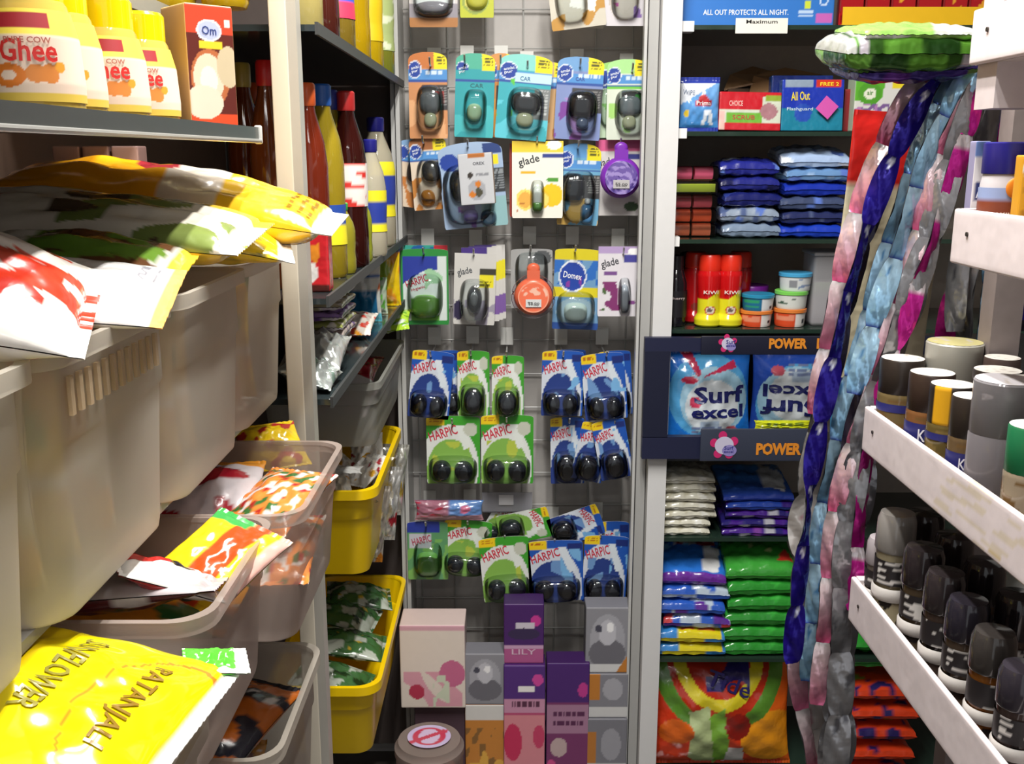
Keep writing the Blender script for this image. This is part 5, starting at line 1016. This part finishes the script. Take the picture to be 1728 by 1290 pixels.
# lower baskets
maroon = [('bg', 'b8b0b4'), ('r', 0, .0, .35, 1, '5c1c20'), ('r', .45, .1, .62, .9, 'a02c20'), ('n', 0, 0, 1, 1, 3, 4, .9, 'd8d4d0')]
lie('maroon and pale grey pack lying in the low basket', -.35, .775, 1.246, .11, .22, .035, maroon, yaw=-84, pitch=2, roll=-14, seed=3, seal=.05)
lie('white and red pack with black mark leaning out of the low basket', -.283, .765, 1.262, .06, .09, .022, [('bg', 'ecebe8'), ('r', 0, 0, .5, .5, 'b02420'), ('r', .1, .5, .5, .75, '201c24')], yaw=-60, pitch=-28, seed=4)
lie('yellow and orange-red pack at the aisle edge of the low basket', -.258, .825, 1.252, .08, .11, .024, [('bg', 'f0c820'), ('d', 1, 0, .35, .7, 'dc4c1c'), ('r', .0, .85, .5, 1, '3ca04c'), ('r', .85, 0, 1, 1, 'd8a89c')], yaw=-20, pitch=16, roll=18, seed=5)
lie('orange and green pack at the bottom of the low basket', -.36, .84, 1.195, .11, .22, .05, [('bg', 'e89a24'), ('n', 0, 0, 1, 1, 3, 4, .3, '2f7a3c'), ('n', 0, 0, 1, 1, 3, 9, .8, 'e8e0d0')], yaw=-88, seed=6)
mixp = [('bg', 'e8883c'), ('n', 0, 0, 1, 1, 5, 4, .3, 'ece4dc'), ('n', 0, 0, 1, 1, 5, 7, .5, '3c6a34'), ('n', 0, 0, 1, 1, 6, 9, .6, 'b02c28')]
redp = [('bg', 'dcd4d8'), ('n', .1, .1, .9, .8, 3, 3, .2, 'a81c2c'), ('r', 0, .85, 1, 1, 'e89a30')]
lie('white pack with crimson lettering in the basket before the cream post', -.335, 1.05, 1.235, .12, .11, .04, redp, yaw=10, pitch=20, seed=7)
lie('orange multicoloured sachet pack in the basket before the cream post', -.255, 1.035, 1.232, .085, .12, .035, mixp, yaw=-20, pitch=16, seed=8)
lie('orange sachet pack lying under the multicoloured one', -.26, 1.04, 1.175, .09, .2, .05, mixp, yaw=5, seed=9)
lie('pale pack with orange patches at the bottom of that basket', -.35, 1.04, 1.17, .1, .2, .05, redp, yaw=-5, seed=10)
lie('small yellow noodle pack standing between the baskets and the post', -.30, 1.20, 1.245, .08, .08, .03, [('bg', 'f0cc20'), ('n', 0, 0, 1, 1, 3, 4, .5, 'b83028')], yaw=30, pitch=30, seed=12)
# big oil pouch
T = [('PATANJALI', .46, .82, .075, .48, '8a6a18'), ('SUNFLOWER', .42, .6, .075, .5, '8c8434'), ('OIL', .66, .5, .07, .15, '8c8434'), ('REFINED SUNFLOWER OIL', .6, .26, .035, .55, '8c7018')]
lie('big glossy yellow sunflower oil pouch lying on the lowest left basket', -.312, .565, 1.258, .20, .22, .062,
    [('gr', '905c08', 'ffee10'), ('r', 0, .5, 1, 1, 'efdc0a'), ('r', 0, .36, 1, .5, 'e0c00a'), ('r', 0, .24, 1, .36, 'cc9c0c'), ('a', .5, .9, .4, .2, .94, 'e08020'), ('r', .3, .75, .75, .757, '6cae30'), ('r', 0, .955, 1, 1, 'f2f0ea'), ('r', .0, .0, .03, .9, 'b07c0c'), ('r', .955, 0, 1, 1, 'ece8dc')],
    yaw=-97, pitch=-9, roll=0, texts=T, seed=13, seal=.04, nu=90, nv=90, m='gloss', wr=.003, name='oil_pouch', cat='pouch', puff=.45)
lie('bright green and white pouch corner sticking up behind the yellow oil pouch', -.212, .655, 1.246, .04, .045, .006, [('bg', '5cd43c'), ('r', 0, .8, 1, 1, 'e8ece4'), ('r', .85, 0, 1, 1, 'e8ece4')], yaw=-70, pitch=-10, seed=14)
lie('yellow and brown snack pack lying behind the yellow oil pouch', -.40, .63, 1.17, .06, .14, .04, [('bg', 'e0c020'), ('n', 0, 0, 1, 1, 3, 5, .2, 'c8641c'), ('n', 0, 0, 1, 1, 4, 8, .8, '4cae3c')], yaw=-88, seed=15)
lie('brown pouch inside the lowest left basket, under the yellow one', -.34, .52, 1.08, .2, .18, .11, [('bg', 'b88418'), ('n', 0, 0, 1, 1, 3, 5, .6, '7a5010')], yaw=-88, seed=16)
for k, (dx, dy, z, c1, c2, nm) in enumerate(((0, .02, .99, 'c0641c', '20202a', 'orange and black spice pack on top in the lowest row basket'), (-.07, -.03, .955, 'a83c1c', 'e0a030', 'brick red spice pack in the middle of the lowest row basket'), (-.02, .0, .915, 'c88c2c', '702018', 'dark orange spice pack at the bottom of the lowest row basket'))):
    lie(nm, -.325+dx*.7, .97+dy, z, .13, .16, .045, [('bg', c1), ('n', 0, 0, 1, 1, 4, k+3, .2, c2), ('n', 0, 0, 1, 1, 5, k+9, .8, 'd8d4d0')], yaw=-20+k*15, pitch=8, seed=17+k)
# contents of the yellow bins
for k, (dx, dy, dz, yw, pt) in enumerate(((.0, -.1, .0, 20, 30), (.05, .0, .012, -30, 20), (-.02, .07, .0, 50, 24), (.035, .12, .02, 10, 35), (.03, -.14, -.02, -60, 15))):
    lie('crumpled white packet in the upper yellow bin, %s' % ('nearest the camera', 'second, by the aisle side', 'in the middle', 'near its far end', 'lying lowest in front')[k], -.355+dx, 2.0+dy, .945+dz, .075, .11, .03, [('bg', 'efeeea'), ('n', 0, 0, 1, 1, 3, k, .6, 'e0a838'), ('n', 0, 0, 1, 1, 4, k+5, .9, 'b03038')], yaw=yw, pitch=pt, seed=30+k, wr=.006)
lie('yellow packets filling the bottom of the upper yellow bin', -.36, 2.0, .86, .13, .33, .07, [('bg', 'e0b420'), ('n', 0, 0, 1, 1, 3, 2, .4, 'c89018')], seed=36)
for k, (dx, dy, dz, yw) in enumerate(((.0, -.14, .0, 80), (.02, -.02, .016, 95), (-.01, .09, .03, 84), (.01, .17, .04, 100))):
    lie('green and white packet in the lower yellow bin, %s' % ('nearest the camera', 'second from the camera', 'third from the camera', 'furthest back')[k], -.365+dx, 1.99+dy, .56+dz, .12, .15, .045, [('bg', '3f6a3a'), ('n', 0, 0, 1, 1, 3, k, .1, 'b8c0b4'), ('n', 0, 0, 1, 1, 4, k+5, .6, '22381e'), ('n', 0, 0, 1, 1, 4, k+8, 1.0, 'd0b030')], yaw=yw, pitch=12, seed=40+k, wr=.004)
# clear bin with shiny red pack
lie('shiny red and white pack lying in the clear bin above the yellow ones', -.345, 1.98, 1.175, .15, .2, .05, [('bg', 'a8182c'), ('n', 0, 0, 1, 1, 3, 4, .4, '7c1020'), ('n', 0, 0, .4, 1, 3, 7, .5, 'e0b020'), ('r', 0, 0, 1, .18, 'cfcaca')], pitch=6, roll=3, seed=50, wr=.005)
lie('pale pack below the shiny red one in the clear bin', -.36, 2.0, 1.11, .16, .3, .07, [('bg', 'b8a8a8'), ('n', 0, 0, 1, 1, 3, 4, .6, 'a87078')], seed=51)
lie('lime green and white leafy pack leaning over the back of the clear bin', -.29, 2.2, 1.235, .13, .09, .03, [('bg', 'b4dc3c'), ('n', 0, 0, 1, .6, 4, 4, .2, 'dfe8d8'), ('n', 0, 0, 1, 1, 6, 7, .5, '6cac28')], pitch=20, roll=-8, seed=52, wr=.005)
lie('white flat lid sheet across the near end of the upper yellow bin', -.37, 1.83, 1.012, .17, .035, .006, [('bg', 'dcdcd8')], pitch=5, seed=53)
for k, (px, py, Y, lab, c1, c2) in enumerate(((652, 850, 2.10, 'white and red snack bag hanging right of the upper yellow bin', 'c8c8c4', 'b8303c'), (664, 810, 2.2, 'clear bag of white and yellow snacks hanging beside the grid panel', 'c4c4bc', 'c8b050'), (630, 885, 2.0, 'orange and white snack bag just above the lower yellow bin', 'c8c0b4', 'd88a30'))):
    c = P(px, py, Y)
    pouch('snack_bag', lab, 'bag', (c.x-.006, Y, c.z), .07, .17, .03, [('bg', c1), ('n', 0, 0, 1, .5, 3, k, .2, c2), ('n', 0, 0, 1, 1, 6, k+4, .8, 'f4f4f4')], rot=D(0, 8, 20), base='c', m='foil', seed=60+k, wr=.007)

# ---------------------------------------------------------------- ghee jars, carton, bottles on the left shelves
zs = zg-.001
r = .0305; H = .101
gl_lab = [('bg', 'ecd8a8'), ('r', 0, .72, 1, 1, 'f0d850'), ('r', 0, .1, 1, .7, 'ecd4c0'), ('r', .4, .78, .58, .95, '9a2028'), ('a', .43, .28, .06, .13, .45, 'dc7a28'), ('e', .52, .3, .035, .1, 'd8843c'), ('e', .565, .3, .03, .11, 'd8843c'), ('e', .6, .38, .02, .06, 'e09a30'), ('e', .36, .33, .02, .07, 'e09a30'), ('r', 0, 0, 1, .1, 'e0c050')]
for k, (Y, xx, lab) in enumerate(((.985, -.348, 'ghee jar with yellow lid, the one next to the brown carton'), (.895, -.345, 'ghee jar with yellow lid, second from the brown carton'), (.80, -.345, 'ghee jar in the line on the steel edged shelf, third from the carton'), (.735, -.335, 'large looking ghee jar nearest the camera at the top left'))):
    t = thing('ghee_jar', lab, 'jar', (xx, Y, zs), (0, 0, math.radians(18)), 'ghee jars on the steel edged shelf')
    pr = [(0, 0), (r*.92, 0), (r*1.02, .003), (r*1.04, .02), (r*.98, H*.5), (r*.80, H*.72), (r*.68, H*.78)]
    MB().lathe(pr, 32, 'e6c860').build('body', 'oil', t)
    MB().lathe([(0, .001), (r*.95, .002), (r*.97, .02), (r*.9, H*.5), (r*.74, H*.72), (0, H*.73)], 24, 'ecc860').build('ghee', 'matte', t)
    MB().lathe([(r*.68, H*.74), (r*.74, H*.75), (r*.74, H*.97), (r*.66, H), (0, H*1.0)], 32, 'fbd30a').build('lid', 'gloss', t)
    P_ = [(np.interp(z, [p[1] for p in pr], [p[0] for p in pr])+.0007, z) for z in np.linspace(.008, H*.68, 60)]
    lb_ = MB().lathe(P_, 200, gl_lab).build('label', 'card', t)
    sf = lambda X, Z, l: (lambda R_: np.stack([R_*np.sin(X/R_), -R_*np.cos(X/R_), Z], -1))(np.interp(Z, [p[1] for p in P_], [p[0] for p in P_])+.0012)
    letters(lb_, 2*r, H, [('Ghee', .5, .41, .15, .62, 'd02c28'), ('PURE COW', .5, .475, .04, .5, 'b06a5c')], surf=sf, cut=.005, bold=.02)
c = P(352, 110, 1.07)
hh = P(372, 12, 1.05).z-zs
box_pack('food_carton', 'brown and red food carton with bowl picture standing at the end of the ghee jars', 'carton', (-.314, 1.052, zs), .050, .055, hh,
  [('bg', '5c2018'), ('r', 0, 0, 1, .1, 'e04a24'), ('r', 0, .76, 1, 1, 'dc4428'), ('e', .45, .4, .4, .24, 'b4663c'), ('e', .42, .4, .32, .2, 'd8ccb4'), ('e', .42, .38, .18, .12, 'efe8d4'), ('e', .85, .5, .25, .17, 'c8b898'), ('e', .3, .2, .4, .14, 'ded0bc'), ('e', .48, .79, .26, .09, 'e8ecf4'), ('e', .48, .79, .23, .075, 'b4bce0'), ('r', .25, .64, .75, .7, 'f0c830'), ('r', .82, .83, .92, .89, 'e8e4dc')], 'd8b078',
  texts=[('Om', .48, .79, .07, .3, '30407c', 0)], rot=D(0, 0, 42), res=.0012)
# three light boxes in the dark beneath the steel edged shelf
for k in range(3):
    x = -.53+k*.035; 
    o = box_pack('food_box', 'pale pinkish box in the dark under the steel edged shelf, %s of three' % ('left', 'middle', 'right')[k], 'box', (x, 1.235, 1.49), .032, .03, .12, [('bg', 'a88c84'), ('n', 0, 0, 1, 1, 3, k, .8, '8a6a64')], '8c706a', group='pale boxes in the dark')
def oilb(label, px, Y, z, h, r, colr, capc, lab=None, texts=None, name='oil_bottle', hx_=.0, m='oil', dx=0, shoulder=.72):
    x = P(px, 300, Y).x+dx
    pr = [(0, 0), (r*.9, 0), (r, .006), (r*1.0, h*.2), (r*.95, h*.3), (r*1.0, h*.42), (r, h*.6), (r*.85, h*shoulder), (r*.45, h*.86), (r*.4, h*.9)]
    return bottle(name, label, 'bottle', x, Y, z, pr, colr, [(r*.44, h*.89), (r*.48, h*.9), (r*.48, h*.99), (r*.4, h), (0, h)], capc, lab=lab, m=m, texts=texts)
zm = fz['mid']+.001; yl_ = [('bg', '2c3f9c'), ('r', 0, .75, 1, 1, 'ece028'), ('r', 0, 0, 1, .2, 'ece028'), ('r', .4, .2, .48, .7, 'a8d4e0')]
hT = lambda px, py, Y, z=zm: P(px, py, Y).z-z
oilb('amber bottle with red cap, seen between the carton and the cream post', 456, 1.42, zm, hT(456, 102, 1.42), .026, '7a3c14', 'b41c20')
oilb('amber bottle with olive cap just behind the brown carton', 418, 1.52, zm, hT(418, 106, 1.52), .026, '70300f', '9c8c3c')
oilb('amber bottle with orange cap hidden behind the red capped one', 438, 1.66, zm, hT(438, 140, 1.66), .024, '70300f', 'c0501c')
oilb('dark amber bottle with orange cap, first right of the cream post', 530, 1.42, zm, hT(530, 140, 1.42), .026, '7c2c18', 'd8602c', dx=-.006)
oilb('olive oil bottle with light blue cap right of the cream post', 548, 1.55, zm, hT(545, 142, 1.55), .030, 'b09a28', '2f6cc8', lab=(.05, .11, [('bg', '2c50a8'), ('r', .0, .0, 1, .5, 'ece028')]))
oilb('olive oil bottle with navy cap behind the light blue capped one', 562, 1.70, zm, hT(560, 152, 1.70), .028, 'a89428', '2c3c9c')
oilb('dark cola coloured bottle with red and white cap', 588, 1.70, zm, hT(583, 154, 1.70), .031, '3c1410', 'd43838', lab=(.10, .17, [('bg', 'e8e0d8'), ('n', .3, 0, .7, 1, 4, 3, .2, 'd03028')]))
oilb('large clear jug with navy cap and blue and yellow label, by the end panel', 636, 2.1, zm, hT(638, 198, 2.1), .037, 'c8c0a8', '24247c', lab=(.06, .17, yl_))
oilb('clear bottle with navy cap in front of the large clear jug', 626, 1.88, zm, hT(640, 235, 1.88), .027, 'd0c8b0', '24247c', lab=(.045, .12, yl_))
oilb('small yellow-green bottle low between the cola and clear bottles', 606, 1.78, zm, .12, .02, 'a8b030', 'b8c030')
oilb('second small yellow-green bottle behind the red pack', 575, 1.60, zm, .11, .02, 'a8a030', '3cae50')
box_pack('food_pack', 'red and white upright pack standing just right of the cream post', 'pack', (P(545, 430, 1.42).x, 1.385, zm), .034, .03, .088, [('bg', 'c8242c'), ('n', 0, .3, .6, 1, 3, 3, .3, 'e8902c'), ('e', .3, .3, .25, .15, 'e4e0dc'), ('r', 0, 0, 1, .12, '50201c')], 'b02028', m='film')
zt_ = fz['top']+.001
for k, (px, Y, c1, cc, L_, lab) in enumerate(((527, 1.42, 'c8b870', 'd8d8d0', [('bg', 'e8e4d8')], 'pale oil bottle with white label, first on the high glass shelf'), (556, 1.55, '54241c', '8c2020', None, 'dark brown bottle, second on the high glass shelf'), (583, 1.68, '8c7428', 'd8c020', [('bg', '3c58c0'), ('r', 0, 0, 1, .25, 'd83858')], 'oil bottle with blue and pink label on the high glass shelf'),
      (610, 1.84, 'c0a010', 'e0c020', None, 'golden oil bottle in the middle of the high glass shelf'), (632, 2.0, 'cfae14', 'e0c020', [('bg', 'd8b818')], 'deep golden oil bottle, second from the end of the high glass shelf'), (652, 2.18, '8c9030', 'd0c828', [('bg', 'a8b878'), ('n', 0, 0, 1, 1, 4, 4, .4, 'd8e0c0')], 'green-yellow bottle at the far end of the high glass shelf'))):
    oilb(lab, px, Y, zt_, .27, .030, c1, cc, lab=(.05, .15, L_) if L_ else None, dx=-.006)
for k in range(4):
    x = -.52+k*.062
    oilb('golden bottle standing on the topmost left board, %s from the left' % ('first', 'second', 'third', 'fourth')[k], 400, 1.235, zh+.019, .24, .027, 'd8b820', 'e8d020', lab=(.01, .08, [('bg', 'e8e0a0'), ('n', 0, 0, 1, 1, 3, k, .3, 'd8b020')]), dx=x-P(400, 300, 1.235).x)
# low glass shelf: packets
zl2 = fz['low']+.001
def fp(label, px, w, h, Y, lay, d=.03, rot=(0, 0, 0), m='film', texts=None, X=None):
    x = P(px, 520, Y).x
    return pouch('food_pack', label, 'pack', (x, Y, zl2), w, h, d, lay, texts, rot=rot, seed=int(px), m=m, nu=28, nv=30)
for k, (c1, lab) in enumerate((('c8b8b0', 'white and purple wafer pack at the bottom of the pile right of the post'), ('a8b060', 'olive wafer pack, second from the bottom of the pile right of the post'), ('9c7cb8', 'violet wafer pack, third from the bottom of the pile right of the post'), ('b0a888', 'pale olive wafer pack, fourth in the pile right of the post'), ('8c6cb0', 'purple wafer pack, fifth in the pile right of the post'), ('e8a040', 'orange wafer pack on top of the pile right of the post'))):
    lie(lab, -.298, 1.56, zl2+.05+.0155*k, .085, .14, .016, [('bg', c1), ('r', 0, 0, .35, 1, 'd0c8cc'), ('n', .35, 0, 1, 1, 6, k, .4, 'e0dcd0' if k % 2 else '6c4c94')], seed=80+k, seal=.02, puff=.2, up=.2)
lie('crumpled silver foil packet under the wafer pile, just right of the post', -.29, 1.45, zl2+.035, .09, .12, .06, [('bg', 'c4c8c4'), ('n', 0, 0, 1, 1, 4, 3, .9, 'a8b8b0')], pitch=14, seed=88, m='foil', wr=.006)
lie('second crumpled silver foil packet, lower and nearer', -.285, 1.38, zl2+.022, .08, .09, .04, [('bg', 'bcc4c0'), ('n', 0, 0, 1, 1, 4, 3, .6, '8ca898')], pitch=5, roll=20, seed=89, m='foil', wr=.006)
fp('white and green food pouch standing in the middle of the low glass shelf', 612, .075, .125, 1.95, [('bg', 'dfe2da'), ('r', 0, .7, 1, .75, '3c6cb4'), ('n', 0, .75, 1, 1, 3, 3, .2, '6cac78'), ('r', .1, .12, .9, .5, '1f74a4'), ('n', 0, .5, 1, .7, 4, 2, .6, 'e07848'), ('r', .4, .0, 1, .14, '5cb4c4')])
fp('yellow and orange food pouch at the far end of the low glass shelf', 650, .07, .13, 2.16, [('bg', 'e8c418'), ('n', 0, 0, 1, 1, 3, 4, .4, 'e89a14'), ('e', .5, .6, .2, .14, 'a8c848'), ('r', 0, .9, 1, 1, '2c3c6c')])
fp('green edged white pouch between the white and the yellow ones', 634, .05, .075, 2.05, [('bg', 'c8dcc0'), ('n', 0, 0, 1, 1, 4, 4, .3, '6cc04c')])
lie('small orange and white pack lying before the white and green pouch', -.29, 1.80, zl2+.02, .08, .12, .035, [('bg', 'e4dcd0'), ('n', 0, 0, 1, 1, 4, 4, .4, 'd84838'), ('n', 0, 0, 1, 1, 4, 8, .6, 'e8a030')], pitch=10, seed=90)
